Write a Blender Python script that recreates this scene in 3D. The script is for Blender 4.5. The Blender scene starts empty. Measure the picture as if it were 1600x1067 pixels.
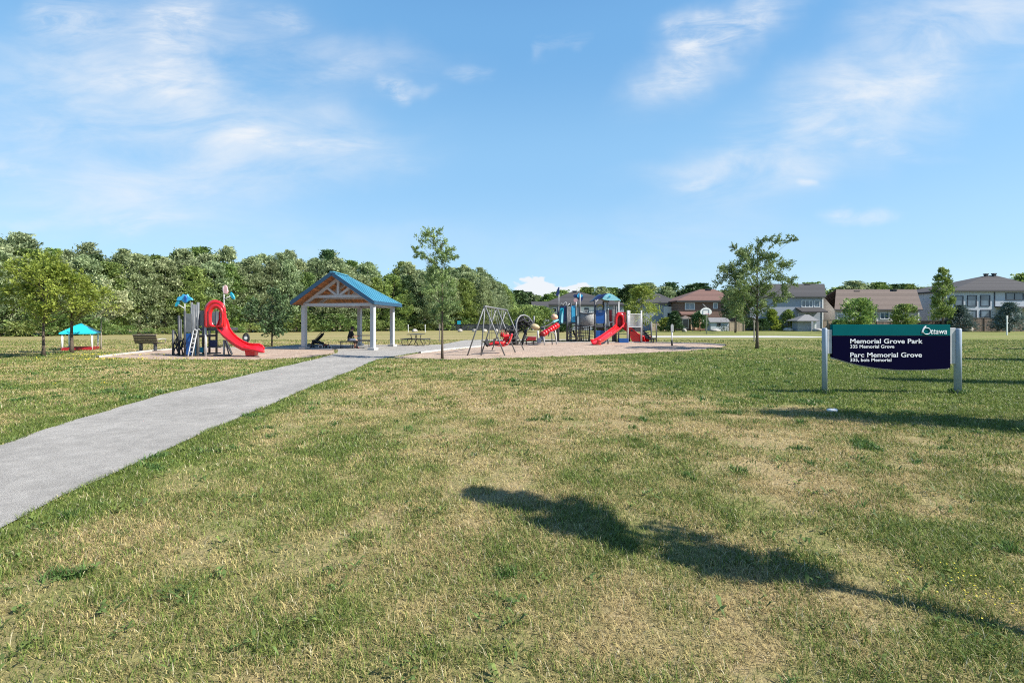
import bpy, math, random
import numpy as np
from mathutils import Vector, Matrix, Euler, Quaternion

C = bpy.context.scene
COL = C.collection
R = math.radians
# ------------------------------------------------------------------ camera, world, sun
F, CAMH, HZ = 17.0 / 36.0 * 1600, 1.55, 503.0
cd = bpy.data.cameras.new('camera'); cam = bpy.data.objects.new('camera', cd); COL.objects.link(cam)
cd.lens = 17.0; cd.sensor_width = 36.0; cd.sensor_fit = 'HORIZONTAL'
cd.shift_y = -(533.5 - HZ) / 1600
cd.clip_start = 0.05; cd.clip_end = 5000
cam.location = (0, 0, CAMH); cam.rotation_euler = (R(90), 0, 0)
C.camera = cam
C.view_settings.view_transform = 'Standard'; C.view_settings.look = 'None'
C.view_settings.gamma = 1.0; C.view_settings.use_curve_mapping = False
C.view_settings.exposure = 0.85
SKYGAIN = 1.0 / (0.12 * 2 ** 0.85)     # sky radiance that shows at its own colour under this exposure
C.cycles.use_adaptive_sampling = True; C.cycles.filter_width = 1.1; C.cycles.use_denoising = False
C.cycles.max_bounces = 6; C.cycles.transparent_max_bounces = 8
AZ, EL = R(17), R(42)          # the sun stands to the right, a little behind the viewer
SUN = Vector((math.cos(AZ) * math.cos(EL), -math.sin(AZ) * math.cos(EL), math.sin(EL)))
sd = bpy.data.lights.new('sun', 'SUN'); so = bpy.data.objects.new('sun', sd); COL.objects.link(so)
sd.energy = 5.0; sd.angle = R(0.5); sd.color = (1.0, 0.95, 0.86)
so.rotation_euler = SUN.to_track_quat('Z', 'Y').to_euler(); so.location = (30, -20, 40)

W = bpy.data.worlds.new('World'); C.world = W; W.use_nodes = True
def world():
    nt = W.node_tree; N = nt.nodes; L = nt.links; N.clear()
    out = N.new('ShaderNodeOutputWorld'); bg = N.new('ShaderNodeBackground'); L.new(bg.outputs[0], out.inputs[0])
    bg.inputs['Strength'].default_value = 0.12
    sky = N.new('ShaderNodeTexSky'); sky.sky_type = 'NISHITA'; sky.sun_disc = False
    sky.sun_elevation = EL; sky.sun_rotation = R(90) + AZ
    sky.air_density = 1.0; sky.dust_density = 0.35; sky.ozone_density = 2.0; sky.altitude = 100
    hs = N.new('ShaderNodeHueSaturation'); hs.inputs['Saturation'].default_value = 1.0; hs.inputs['Value'].default_value = 1.1
    L.new(sky.outputs[0], hs.inputs['Color'])
    tc = N.new('ShaderNodeTexCoord'); sep = N.new('ShaderNodeSeparateXYZ'); L.new(tc.outputs['Generated'], sep.inputs[0])
    def M(op, a, b=None, clamp=False):
        n = N.new('ShaderNodeMath'); n.operation = op; n.use_clamp = clamp
        for i, v in enumerate((a, b)):
            if v is None: continue
            if isinstance(v, (int, float)): n.inputs[i].default_value = v
            else: L.new(v, n.inputs[i])
        return n.outputs[0]
    yy = M('MAXIMUM', sep.outputs['Y'], 0.03)
    tx = M('DIVIDE', sep.outputs['X'], yy); tz = M('DIVIDE', sep.outputs['Z'], yy)
    comb = N.new('ShaderNodeCombineXYZ'); L.new(tx, comb.inputs[0]); L.new(tz, comb.inputs[1])
    P = comb.outputs[0]
    def noise(scale, rot, sx, sy, detail=8, rough=0.6, dist=0.3, off=0):
        mp = N.new('ShaderNodeMapping'); mp.inputs['Rotation'].default_value[2] = rot
        mp.inputs['Scale'].default_value = (sx, sy, 1); mp.inputs['Location'].default_value = (off, off * .7, 0)
        L.new(P, mp.inputs['Vector'])
        n = N.new('ShaderNodeTexNoise'); n.inputs['Scale'].default_value = scale; n.inputs['Detail'].default_value = detail
        n.inputs['Roughness'].default_value = rough; n.inputs['Distortion'].default_value = dist
        L.new(mp.outputs[0], n.inputs['Vector']); return n.outputs[0]
    def smooth(v, a, b):
        m = N.new('ShaderNodeMapRange'); m.interpolation_type = 'SMOOTHSTEP'
        m.inputs['From Min'].default_value = a; m.inputs['From Max'].default_value = b
        L.new(v, m.inputs['Value']); return m.outputs[0]
    warp = N.new('ShaderNodeTexNoise'); warp.inputs['Scale'].default_value = 5; warp.inputs['Detail'].default_value = 4
    L.new(P, warp.inputs['Vector'])
    wv = N.new('ShaderNodeVectorMath'); wv.operation = 'MULTIPLY_ADD'
    L.new(warp.outputs['Color'], wv.inputs[0]); wv.inputs[1].default_value = (.30, .14, 0); 
    av = N.new('ShaderNodeVectorMath'); av.operation = 'ADD'; L.new(P, av.inputs[0]); av.inputs[1].default_value = (-.15, -.07, 0)
    L.new(av.outputs[0], wv.inputs[2])
    def blob(src, px, py, rx, ry, rot, s):
        mp = N.new('ShaderNodeMapping'); mp.vector_type = 'TEXTURE'
        mp.inputs['Location'].default_value = ((px - 800) / F, (HZ - py) / F, 0)
        mp.inputs['Rotation'].default_value[2] = R(rot); mp.inputs['Scale'].default_value = (rx / F, ry / F, 1)
        L.new(src, mp.inputs['Vector'])
        ln = N.new('ShaderNodeVectorMath'); ln.operation = 'LENGTH'; L.new(mp.outputs[0], ln.inputs[0])
        m = N.new('ShaderNodeMapRange'); m.interpolation_type = 'SMOOTHERSTEP'
        m.inputs['From Min'].default_value = 1; m.inputs['From Max'].default_value = 0
        m.inputs['To Max'].default_value = s
        L.new(ln.outputs['Value'], m.inputs['Value']); return m.outputs[0]
    def total(lst, src):
        t = None
        for b in lst:
            o = blob(src, *b); t = o if t is None else M('ADD', t, o)
        return t
    veil = total([(200, 130, 460, 230, 8, 1.05), (1340, 170, 500, 150, 28, 1.0), (1500, 40, 300, 120, 15, .7),
                  (430, 220, 330, 110, -4, 1.0), (560, 90, 250, 80, -8, .5), (200, 310, 480, 90, 4, .9), (1120, 60, 250, 90, 38, .8),
                  (1120, 270, 260, 45, 2, .45), (1050, 400, 420, 90, 0, .4), (500, 380, 500, 60, 0, .35)], wv.outputs[0])
    puff = total([(270, 45, 95, 75, 30, 1.1), (120, 20, 150, 60, 0, .9), (250, 120, 150, 50, 0, .8), (645, 131, 62, 26, -5, 1.0), (540, 108, 130, 36, 14, .5),
                  (435, 18, 80, 32, 6, .6), (735, 124, 45, 28, -20, .5), (25, 250, 95, 32, -12, .8), (215, 340, 120, 24, 10, .6),
                  (60, 348, 150, 16, 3, .5), (420, 205, 150, 46, -12, .75), (540, 225, 90, 40, 10, .4), (1080, 85, 130, 55, 42, .9), (1150, 20, 150, 60, 30, .7),
                  (1345, 346, 90, 22, -3, 1.0), (1245, 286, 45, 11, 0, .8), (1105, 283, 75, 14, 4, .7), (1370, 222, 150, 26, -8, .7),
                  (1330, 160, 230, 60, 28, .55), (870, 65, 60, 22, 40, .4), (590, 262, 90, 34, 10, .3)], wv.outputs[0])
    n1 = noise(3.2, R(-16), 1.0, 3.2, 9, .62, .5)
    n2 = noise(6.0, R(-14), 1.0, 3.6, 10, .68, .9, 3.3)
    n3 = noise(24, 0, 1, 1.3, 8, .55, .3, 7.1)
    a1 = M('MULTIPLY', veil, smooth(n1, .2, .8)); a1 = M('MULTIPLY', a1, .68)
    a2 = M('MULTIPLY', puff, smooth(n2, .3, .68)); a2 = M('MULTIPLY', a2, .52)
    cum = total([(838, 456, 62, 40, 0, 1.15), (905, 450, 36, 20, 10, .8), (868, 460, 70, 18, 0, .7)], P)
    cm = M('MULTIPLY', smooth(M('ADD', cum, M('MULTIPLY', M('SUBTRACT', n3, .5), 1.9)), .38, .56), .97); cm = M('MULTIPLY', cm, smooth(cum, .04, .3))
    front = smooth(sep.outputs['Y'], 0.0, 0.2)
    cl = M('MULTIPLY', M('MAXIMUM', M('ADD', a1, a2, True), cm), front, True)
    mx = N.new('ShaderNodeMix'); mx.data_type = 'RGBA'; L.new(cl, mx.inputs['Factor'])
    cr = N.new('ShaderNodeValToRGB'); L.new(sep.outputs['Z'], cr.inputs[0]); cr.color_ramp.interpolation = 'EASE'
    def sr(r, g, b_):
        f = lambda c: ((c / 255 + .055) / 1.055) ** 2.4
        return (f(r), f(g), f(b_), 1)
    e = cr.color_ramp.elements; e[0].position = 0; e[0].color = sr(182, 221, 247); e[1].position = 1; e[1].color = sr(30, 84, 160)
    for pos, c in ((.12, (166, 213, 247)), (.30, (146, 202, 245)), (.50, (116, 180, 234)), (.72, (66, 128, 202))): q = e.new(pos); q.color = sr(*c)
    sc = N.new('ShaderNodeVectorMath'); sc.operation = 'SCALE'; L.new(cr.outputs[0], sc.inputs[0]); sc.inputs['Scale'].default_value = SKYGAIN
    tint = N.new('ShaderNodeMix'); tint.data_type = 'RGBA'; tint.inputs['Factor'].default_value = .8
    L.new(hs.outputs[0], tint.inputs['A']); L.new(sc.outputs[0], tint.inputs['B'])
    L.new(tint.outputs['Result'], mx.inputs['A']); mx.inputs['B'].default_value = (.88 * SKYGAIN, .92 * SKYGAIN, .97 * SKYGAIN, 1)
    L.new(mx.outputs['Result'], bg.inputs['Color'])
world()

# ------------------------------------------------------------------ helpers
def G(px, py):
    d = CAMH * F / (py - HZ); return Vector(((px - 800) / F * d, d, 0))
def at(px, py, d): return Vector(((px - 800) / F * d, d, CAMH - (py - HZ) / F * d))
def X(px, d): return (px - 800) / F * d
def Z(py, d): return CAMH - (py - HZ) / F * d
ORG = {}
def tag(o, label=None, cat=None, group=None, kind=None):
    if label: o['label'] = label
    if cat: o['category'] = cat
    if group: o['group'] = group
    if kind: o['kind'] = kind
    return o
def thing(name, label, cat, loc=(0, 0, 0), group=None):
    o = bpy.data.objects.new(name, None); COL.objects.link(o); o.location = loc; o.empty_display_size = .2
    ORG[o] = Vector(loc); return tag(o, label, cat, group)
def link_mesh(name, me, m, parent=None, origin=None):
    o = bpy.data.objects.new(name, me); COL.objects.link(o)
    if m: me.materials.append(m)
    if parent is not None:
        o.parent = parent; ORG[o] = ORG[parent]
    else: ORG[o] = Vector(origin) if origin is not None else Vector((0, 0, 0)); o.location = ORG[o]
    return o
def copy_tree(o, parent=None):
    c = o.copy(); COL.objects.link(c)
    if parent is not None: c.parent = parent
    for ch in list(o.children): copy_tree(ch, c)
    return c
def place(o, loc, rz=0, s=1):
    o.location = loc; o.rotation_euler = (0, 0, rz)
    o.scale = s if hasattr(s, '__len__') else (s, s, s); return o

class MB:
    def __init__(s): s.v = []; s.f = []; s.sm = []
    def add(s, vs, fs, smooth=False):
        k = len(s.v); s.v += [Vector(v) for v in vs]
        for f in fs: s.f.append([i + k for i in f]); s.sm.append(smooth)
        return s
    def box(s, c, d, rot=None):
        c = Vector(c); x, y, z = d[0] / 2, d[1] / 2, d[2] / 2
        vs = [Vector((a * x, b * y, e * z)) for a in (-1, 1) for b in (-1, 1) for e in (-1, 1)]
        if rot is not None: vs = [rot @ v for v in vs]
        return s.add([c + v for v in vs], [(0, 1, 3, 2), (4, 6, 7, 5), (0, 4, 5, 1), (2, 3, 7, 6), (0, 2, 6, 4), (1, 5, 7, 3)])
    def bar(s, a, b, w, h, up=(0, 0, 1)):
        a, b = Vector(a), Vector(b); t = (b - a).normalized(); up = Vector(up)
        if abs(t.dot(up)) > .98: up = Vector((0, 1, 0))
        sx = t.cross(up).normalized(); uz = sx.cross(t).normalized()
        rot = Matrix((t, sx, uz)).transposed()
        return s.box((a + b) / 2, ((b - a).length, w, h), rot)
    def tube(s, pts, r, n=8, caps=True, closed=False):
        pts = [Vector(p) for p in pts]; m = len(pts); rs = r if hasattr(r, '__len__') else [r] * m
        k = len(s.v); prev = None
        for i, p in enumerate(pts):
            if closed: t = (pts[(i + 1) % m] - pts[i - 1])
            else: t = pts[min(i + 1, m - 1)] - pts[max(i - 1, 0)]
            t = t.normalized() if t.length > 1e-9 else Vector((0, 0, 1))
            if prev is None:
                u = Vector((0, 0, 1)) if abs(t.z) < .9 else Vector((1, 0, 0))
                u = (u - t * u.dot(t)).normalized()
            else:
                u = prev - t * prev.dot(t); u = u.normalized() if u.length > 1e-6 else Vector((1, 0, 0))
            prev = u; w = t.cross(u)
            for j in range(n):
                a = 2 * math.pi * j / n; s.v.append(p + (u * math.cos(a) + w * math.sin(a)) * rs[i])
        for i in range(m if closed else m - 1):
            for j in range(n):
                a, b = k + i * n, k + ((i + 1) % m) * n
                s.f.append([a + j, a + (j + 1) % n, b + (j + 1) % n, b + j]); s.sm.append(True)
        if caps and not closed:
            s.f.append([k + j for j in range(n)][::-1]); s.sm.append(False)
            s.f.append([k + (m - 1) * n + j for j in range(n)]); s.sm.append(False)
        return s
    def prism(s, poly, off):
        n = len(poly); p = [Vector(q) for q in poly]; off = Vector(off)
        return s.add(p + [q + off for q in p], [list(range(n))[::-1], [n + i for i in range(n)]] + [(i, (i + 1) % n, n + (i + 1) % n, n + i) for i in range(n)])
    def ell(s, c, r, nu=12, nv=8, rot=None, jit=0, seed=0):
        rg = random.Random(seed); c = Vector(c); vs = []
        for i in range(nv + 1):
            th = math.pi * i / nv
            for j in range(nu):
                ph = 2 * math.pi * j / nu; q = 1 + (rg.uniform(-jit, jit) if 0 < i < nv else 0)
                v = Vector((r[0] * math.sin(th) * math.cos(ph), r[1] * math.sin(th) * math.sin(ph), r[2] * math.cos(th))) * q
                vs.append(c + (rot @ v if rot is not None else v))
        fs = [(i * nu + j, (i + 1) * nu + j, (i + 1) * nu + (j + 1) % nu, i * nu + (j + 1) % nu) for i in range(nv) for j in range(nu)]
        return s.add(vs, fs, True)
    def grid(s, rows, thick=None, smooth=True):
        nr, nc = len(rows), len(rows[0]); vs = [Vector(p) for r in rows for p in r]
        fs = [(i * nc + j, i * nc + j + 1, (i + 1) * nc + j + 1, (i + 1) * nc + j) for i in range(nr - 1) for j in range(nc - 1)]
        if thick is None: return s.add(vs, fs, smooth)
        thick = Vector(thick); k = nr * nc; lo = [v + thick for v in vs]
        fs2 = [tuple(i + k for i in f[::-1]) for f in fs]
        rim = [i for i in range(nc)] + [r * nc + nc - 1 for r in range(1, nr)] + [(nr - 1) * nc + c for c in range(nc - 2, -1, -1)] + [r * nc for r in range(nr - 2, 0, -1)]
        fs3 = [(rim[i], rim[i] + k, rim[(i + 1) % len(rim)] + k, rim[(i + 1) % len(rim)]) for i in range(len(rim))]
        s.add(vs + lo, fs + fs2, smooth)
        kk = len(s.v) - 2 * k
        for f in fs3: s.f.append([i + kk for i in f]); s.sm.append(False)
        return s
    def build(s, name, m, parent=None, origin=None, bevel=0):
        o0 = ORG[parent] if parent is not None else (Vector(origin) if origin is not None else Vector((0, 0, 0)))
        me = bpy.data.meshes.new(name)
        me.from_pydata([tuple(v - o0) for v in s.v], [], s.f)
        me.polygons.foreach_set('use_smooth', s.sm); me.update()
        o = link_mesh(name, me, m, parent, origin)
        if bevel:
            b = o.modifiers.new('bevel', 'BEVEL'); b.width = bevel; b.segments = 2; b.limit_method = 'ANGLE'
        return o
def np_mesh(name, verts, faces, k, attrs=None, smooth=False):
    me = bpy.data.meshes.new(name); nv, nf = len(verts), len(faces)
    me.vertices.add(nv); me.vertices.foreach_set('co', np.ascontiguousarray(verts, dtype=np.float32).ravel())
    me.loops.add(nf * k); me.loops.foreach_set('vertex_index', np.ascontiguousarray(faces, dtype=np.int32).ravel())
    me.polygons.add(nf); me.polygons.foreach_set('loop_start', np.arange(0, nf * k, k, dtype=np.int32))
    try: me.polygons.foreach_set('loop_total', np.full(nf, k, dtype=np.int32))
    except Exception: pass
    me.polygons.foreach_set('use_smooth', np.full(nf, smooth, dtype=bool))
    for an, av in (attrs or {}).items():
        if av.ndim == 2:
            a = me.attributes.new(an, 'FLOAT_COLOR', 'POINT'); a.data.foreach_set('color', np.ascontiguousarray(av, dtype=np.float32).ravel())
        else:
            a = me.attributes.new(an, 'FLOAT', 'POINT'); a.data.foreach_set('value', np.ascontiguousarray(av, dtype=np.float32))
    me.update(calc_edges=True); return me

# ------------------------------------------------------------------ materials
def srgb(r, g, b):
    f = lambda c: (c / 255 / 12.92) if c / 255 <= .04045 else ((c / 255 + .055) / 1.055) ** 2.4
    return (f(r), f(g), f(b))
def mat(name, rgb, rough=.6, var=.12, scale=6, metal=0, bump=0, bscale=40, spec=.5, coat=0):
    m = bpy.data.materials.new(name); m.use_nodes = True; nt = m.node_tree; N = nt.nodes; L = nt.links
    b = N['Principled BSDF']; b.inputs['Roughness'].default_value = rough; b.inputs['Metallic'].default_value = metal
    b.inputs['Specular IOR Level'].default_value = spec; b.inputs['Coat Weight'].default_value = coat
    g = N.new('ShaderNodeNewGeometry')
    n = N.new('ShaderNodeTexNoise'); n.inputs['Scale'].default_value = scale; n.inputs['Detail'].default_value = 6
    L.new(g.outputs['Position'], n.inputs['Vector'])
    cr = N.new('ShaderNodeMix'); cr.data_type = 'RGBA'
    cr.inputs['A'].default_value = tuple(max(0, c * (1 - var)) for c in rgb) + (1,)
    cr.inputs['B'].default_value = tuple(min(1, c * (1 + var)) for c in rgb) + (1,)
    mr = N.new('ShaderNodeMapRange'); mr.inputs['From Min'].default_value = .3; mr.inputs['From Max'].default_value = .7
    L.new(n.outputs[0], mr.inputs['Value']); L.new(mr.outputs[0], cr.inputs['Factor']); L.new(cr.outputs['Result'], b.inputs['Base Color'])
    if bump:
        n2 = N.new('ShaderNodeTexNoise'); n2.inputs['Scale'].default_value = bscale; n2.inputs['Detail'].default_value = 4
        L.new(g.outputs['Position'], n2.inputs['Vector'])
        bp = N.new('ShaderNodeBump'); bp.inputs['Strength'].default_value = bump; bp.inputs['Distance'].default_value = .03
        L.new(n2.outputs[0], bp.inputs['Height']); L.new(bp.outputs[0], b.inputs['Normal'])
    return m
def band_mat(name, rgb, rgb2, axis=2, period=.2, width=.12, rough=.7, var=.1, bump=.4):
    """a surface with narrow repeated joints: siding, brick courses, planks, seams"""
    m = mat(name, rgb, rough, var, 5); nt = m.node_tree; N = nt.nodes; L = nt.links; b = N['Principled BSDF']
    g = N.new('ShaderNodeNewGeometry'); sp = N.new('ShaderNodeSeparateXYZ'); L.new(g.outputs['Position'], sp.inputs[0])
    d = N.new('ShaderNodeMath'); d.operation = 'DIVIDE'; d.inputs[1].default_value = period; L.new(sp.outputs[axis], d.inputs[0])
    fr = N.new('ShaderNodeMath'); fr.operation = 'FRACT'; L.new(d.outputs[0], fr.inputs[0])
    lt = N.new('ShaderNodeMath'); lt.operation = 'LESS_THAN'; lt.inputs[1].default_value = width; L.new(fr.outputs[0], lt.inputs[0])
    fl = N.new('ShaderNodeMath'); fl.operation = 'FLOOR'; L.new(d.outputs[0], fl.inputs[0])
    wn = N.new('ShaderNodeTexWhiteNoise'); wn.noise_dimensions = '1D'; L.new(fl.outputs[0], wn.inputs['W'])
    src = b.inputs['Base Color'].links[0].from_socket
    hv = N.new('ShaderNodeHueSaturation'); L.new(src, hv.inputs['Color'])
    vr = N.new('ShaderNodeMapRange'); vr.inputs['To Min'].default_value = 1 - var * 1.5; vr.inputs['To Max'].default_value = 1 + var * 1.5
    L.new(wn.outputs[0], vr.inputs['Value']); L.new(vr.outputs[0], hv.inputs['Value'])
    mx = N.new('ShaderNodeMix'); mx.data_type = 'RGBA'; L.new(lt.outputs[0], mx.inputs['Factor']); L.new(hv.outputs[0], mx.inputs['A'])
    mx.inputs['B'].default_value = tuple(rgb2) + (1,); L.new(mx.outputs['Result'], b.inputs['Base Color'])
    bp = N.new('ShaderNodeBump'); bp.inputs['Strength'].default_value = bump; bp.inputs['Distance'].default_value = .02; bp.invert = True
    L.new(lt.outputs[0], bp.inputs['Height']); L.new(bp.outputs[0], b.inputs['Normal'])
    return m
def leaf_mat(name, dark, light, hue=.03, trans=.25, rough=.55):
    m = bpy.data.materials.new(name); m.use_nodes = True; nt = m.node_tree; N = nt.nodes; L = nt.links
    b = N['Principled BSDF']; b.inputs['Roughness'].default_value = rough; b.inputs['Specular IOR Level'].default_value = .35
    a = N.new('ShaderNodeAttribute'); a.attribute_name = 'tone'
    mx = N.new('ShaderNodeMix'); mx.data_type = 'RGBA'; L.new(a.outputs['Fac'], mx.inputs['Factor'])
    mx.inputs['A'].default_value = tuple(dark) + (1,); mx.inputs['B'].default_value = tuple(light) + (1,)
    oi = N.new('ShaderNodeObjectInfo'); h = N.new('ShaderNodeHueSaturation')
    m1 = N.new('ShaderNodeMapRange'); m1.inputs['To Min'].default_value = .5 - hue; m1.inputs['To Max'].default_value = .5 + hue
    m2 = N.new('ShaderNodeMapRange'); m2.inputs['To Min'].default_value = .8; m2.inputs['To Max'].default_value = 1.2
    L.new(oi.outputs['Random'], m1.inputs['Value']); L.new(m1.outputs[0], h.inputs['Hue'])
    wn = N.new('ShaderNodeTexWhiteNoise'); wn.noise_dimensions = '1D'; L.new(oi.outputs['Random'], wn.inputs['W'])
    L.new(wn.outputs[0], m2.inputs['Value']); L.new(m2.outputs[0], h.inputs['Value'])
    L.new(mx.outputs['Result'], h.inputs['Color']); L.new(h.outputs[0], b.inputs['Base Color'])
    t = N.new('ShaderNodeBsdfTranslucent'); L.new(h.outputs[0], t.inputs['Color'])
    ms = N.new('ShaderNodeMixShader'); ms.inputs[0].default_value = trans
    L.new(b.outputs[0], ms.inputs[1]); L.new(t.outputs[0], ms.inputs[2]); L.new(ms.outputs[0], N['Material Output'].inputs['Surface'])
    return m
M_ = {
 'bark': mat('bark', (.10, .075, .055), .9, .35, 14, bump=.6), 'paleb': mat('pale_bark', (.26, .23, .19), .9, .3, 10, bump=.4),
 'postgrey': mat('powder_coated_steel', (.30, .36, .44), .38, .05, 3), 'galv': mat('galvanised_steel', (.17, .175, .18), .55, .15, 20, metal=.3),
 'dark': mat('charcoal_steel', (.05, .053, .06), .5, .2, 10), 'black': mat('black_rubber', (.018, .018, .02), .7, .3, 20),
 'lightpost': mat('light_grey_steel', (.45, .45, .45), .45, .1, 8), 'white': mat('white_paint', (.74, .74, .72), .5, .06, 6),
 'red': mat('red_plastic', (.62, .012, .018), .28, .1, 3, coat=.3), 'darkred': mat('dark_red_plastic', (.28, .012, .016), .4, .15, 4),
 'blue': mat('blue_plastic', (.012, .085, .30), .4, .12, 4), 'navy': mat('navy_plastic', (.01, .025, .11), .4, .15, 4),
 'sky': mat('light_blue_plastic', (.05, .40, .68), .35, .12, 5), 'cyan': mat('cyan_plastic', (.30, .66, .72), .35, .08, 5),
 'teal': mat('teal_plastic', (.01, .30, .42), .35, .15, 4), 'greyp': mat('grey_plastic', (.13, .14, .15), .5, .15, 6),
 'rock': mat('weathered_panel', (.22, .22, .215), .8, .45, 9, bump=.5), 'tan': mat('tan_plastic', (.48, .38, .22), .6, .2, 8),
 'peach': mat('peach_plastic', (.66, .42, .27), .6, .2, 10), 'pink': mat('pale_pink_plastic', (.62, .38, .38), .5, .12, 8),
 'boulder': mat('granite', (.40, .37, .34), .9, .35, 3, bump=.8, bscale=8), 'brownbench': mat('brown_slats', (.07, .05, .04), .6, .25, 12),
 'concrete': mat('concrete', (.46, .44, .42), .85, .12, 3, bump=.15), 'wood': None,
 'skin': mat('skin', (.45, .26, .18), .55, .06, 8), 'hair': mat('dark_hair', (.012, .01, .009), .6, .2, 30), 'blackcloth': mat('black_cloth', (.012, .012, .014), .9, .25, 25),
 'redcloth': mat('red_cloth', (.55, .01, .02), .85, .15, 20), 'bluegrey': mat('blue_grey_cloth', (.10, .12, .17), .9, .15, 20),
 'glass': mat('window_glass', (.10, .14, .18), .08, .4, .8, spec=.8), 'glassd': mat('dark_window_glass', (.02, .024, .03), .1, .4, .8, spec=.6),
 'frame_w': mat('white_window_frame', (.66, .66, .66), .5, .05), 'frame_d': mat('dark_window_frame', (.03, .04, .06), .5, .1),
 'fascia': mat('dark_fascia', (.045, .045, .05), .6, .1), 'silver': mat('silver_grey_post', (.46, .46, .48), .5, .1, 6),
 'yellow': mat('yellow_plastic', (.65, .5, .05), .5, .1),
}
M_['wood'] = band_mat('cedar_planks', (.42, .16, .055), (.12, .04, .015), 0, .14, .1, .6, .25)
M_['rail'] = mat('trike_paint', (.3, .05, .04), .4, .1)
M_['roofblue'] = mat('blue_metal_roof', (.075, .265, .37), .45, .06, 2)
M_['sidegrey'] = band_mat('blue_grey_siding', (.29, .32, .375), (.19, .21, .25), 2, .2, .1, .7, .03)
M_['sidelight'] = band_mat('light_grey_siding', (.47, .50, .54), (.34, .36, .39), 2, .2, .1, .7, .03)
M_['beige'] = band_mat('beige_siding', (.50, .455, .42), (.36, .27, .25), 2, .22, .1, .75, .03)
M_['brick'] = band_mat('brown_brick', (.19, .115, .085), (.14, .10, .085), 2, .085, .16, .9, .2)
M_['stucco'] = mat('white_stucco', (.72, .71, .69), .85, .05, 2)
M_['rgrey'] = band_mat('grey_shingles', (.052, .050, .053), (.038, .036, .038), 2, .16, .12, .95, .14)
M_['rgrey2'] = mat('pale_grey_shingles', (.19, .19, .195), .95, .15, 6)
M_['rbrown'] = band_mat('brown_shingles', (.135, .105, .09), (.10, .078, .065), 2, .16, .12, .95, .12)
M_['rred'] = band_mat('reddish_shingles', (.155, .085, .068), (.115, .062, .052), 2, .16, .12, .95, .12)
M_['fence'] = band_mat('brown_fence_boards', (.155, .11, .085), (.05, .035, .03), 0, .16, .08, .85, .22)
M_['palefence'] = band_mat('pale_fence_boards', (.36, .28, .2), (.12, .09, .06), 0, .16, .08, .85, .2)
L_ = {
 'poplar': leaf_mat('silvery_poplar_leaves', (.10, .15, .058), (.50, .57, .31), .018, .3),
 'maple': leaf_mat('green_leaves', (.085, .15, .04), (.36, .46, .13), .02, .25),
 'dark': leaf_mat('dark_green_leaves', (.035, .075, .028), (.13, .20, .075), .02, .15),
 'yellowg': leaf_mat('yellow_green_leaves', (.12, .19, .03), (.36, .43, .09), .015, .35),
 'bright': leaf_mat('bright_green_leaves', (.12, .20, .03), (.38, .46, .08), .012, .35),
 'cream': leaf_mat('pale_cream_leaves', (.26, .30, .12), (.55, .55, .32), .01, .3),
 'locust': leaf_mat('locust_leaves', (.085, .14, .045), (.33, .42, .15), .012, .3),
 'spruce': leaf_mat('blue_spruce_needles', (.05, .085, .07), (.20, .26, .24), .01, .1),
 'shrub': leaf_mat('shrub_leaves', (.08, .14, .035), (.30, .38, .12), .025, .25),
}

# ------------------------------------------------------------------ numpy noise and ground regions
def vnoise(x, y, seed=0):
    xi = np.floor(x).astype(np.int64); yi = np.floor(y).astype(np.int64); fx = x - xi; fy = y - yi
    fx = fx * fx * (3 - 2 * fx); fy = fy * fy * (3 - 2 * fy)
    def h(a, b):
        n = (a * 374761393 + b * 668265263 + seed * 1442695041) & 0xffffffff
        n = ((n ^ (n >> 13)) * 1274126177) & 0xffffffff
        return ((n ^ (n >> 16)) & 0xffff) / 65535.0
    return (h(xi, yi) * (1 - fx) + h(xi + 1, yi) * fx) * (1 - fy) + (h(xi, yi + 1) * (1 - fx) + h(xi + 1, yi + 1) * fx) * fy
def fbm(x, y, seed=0, o=4):
    t = 0; a = .5; s = 0
    for i in range(o): t = t + a * vnoise(x * 2 ** i, y * 2 ** i, seed + i); s += a; a *= .5
    return t / s
def inside(poly, x, y):
    c = np.zeros(x.shape, bool); n = len(poly)
    for i in range(n):
        x1, y1 = poly[i]; x2, y2 = poly[(i + 1) % n]
        if y1 == y2: continue
        q = ((y1 > y) != (y2 > y)) & (x < (x2 - x1) * (y - y1) / (y2 - y1) + x1); c ^= q
    return c
def dist_poly(poly, x, y):
    d = np.full(x.shape, 1e9); n = len(poly)
    for i in range(n):
        a = np.array(poly[i]); b = np.array(poly[(i + 1) % n]); ab = b - a; l2 = (ab ** 2).sum() + 1e-9
        t = np.clip(((x - a[0]) * ab[0] + (y - a[1]) * ab[1]) / l2, 0, 1)
        d = np.minimum(d, np.hypot(x - a[0] - t * ab[0], y - a[1] - t * ab[1]))
    return d
g2 = lambda px, py: tuple(G(px, py))[:2]
def wobble(poly, amp=.07, step=.5, seed=3):
    out = []
    rg = random.Random(seed)
    for i in range(len(poly)):
        a, b = Vector(poly[i]), Vector(poly[(i + 1) % len(poly)]); n = max(1, int((b - a).length / step)); nn = Vector((-(b - a).y, (b - a).x))
        nn = nn.normalized() if nn.length else nn
        for k in range(n):
            p = a + (b - a) * (k / n) + nn * (rg.uniform(-amp, amp) if k else 0); out.append((p.x, p.y))
    return out
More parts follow.
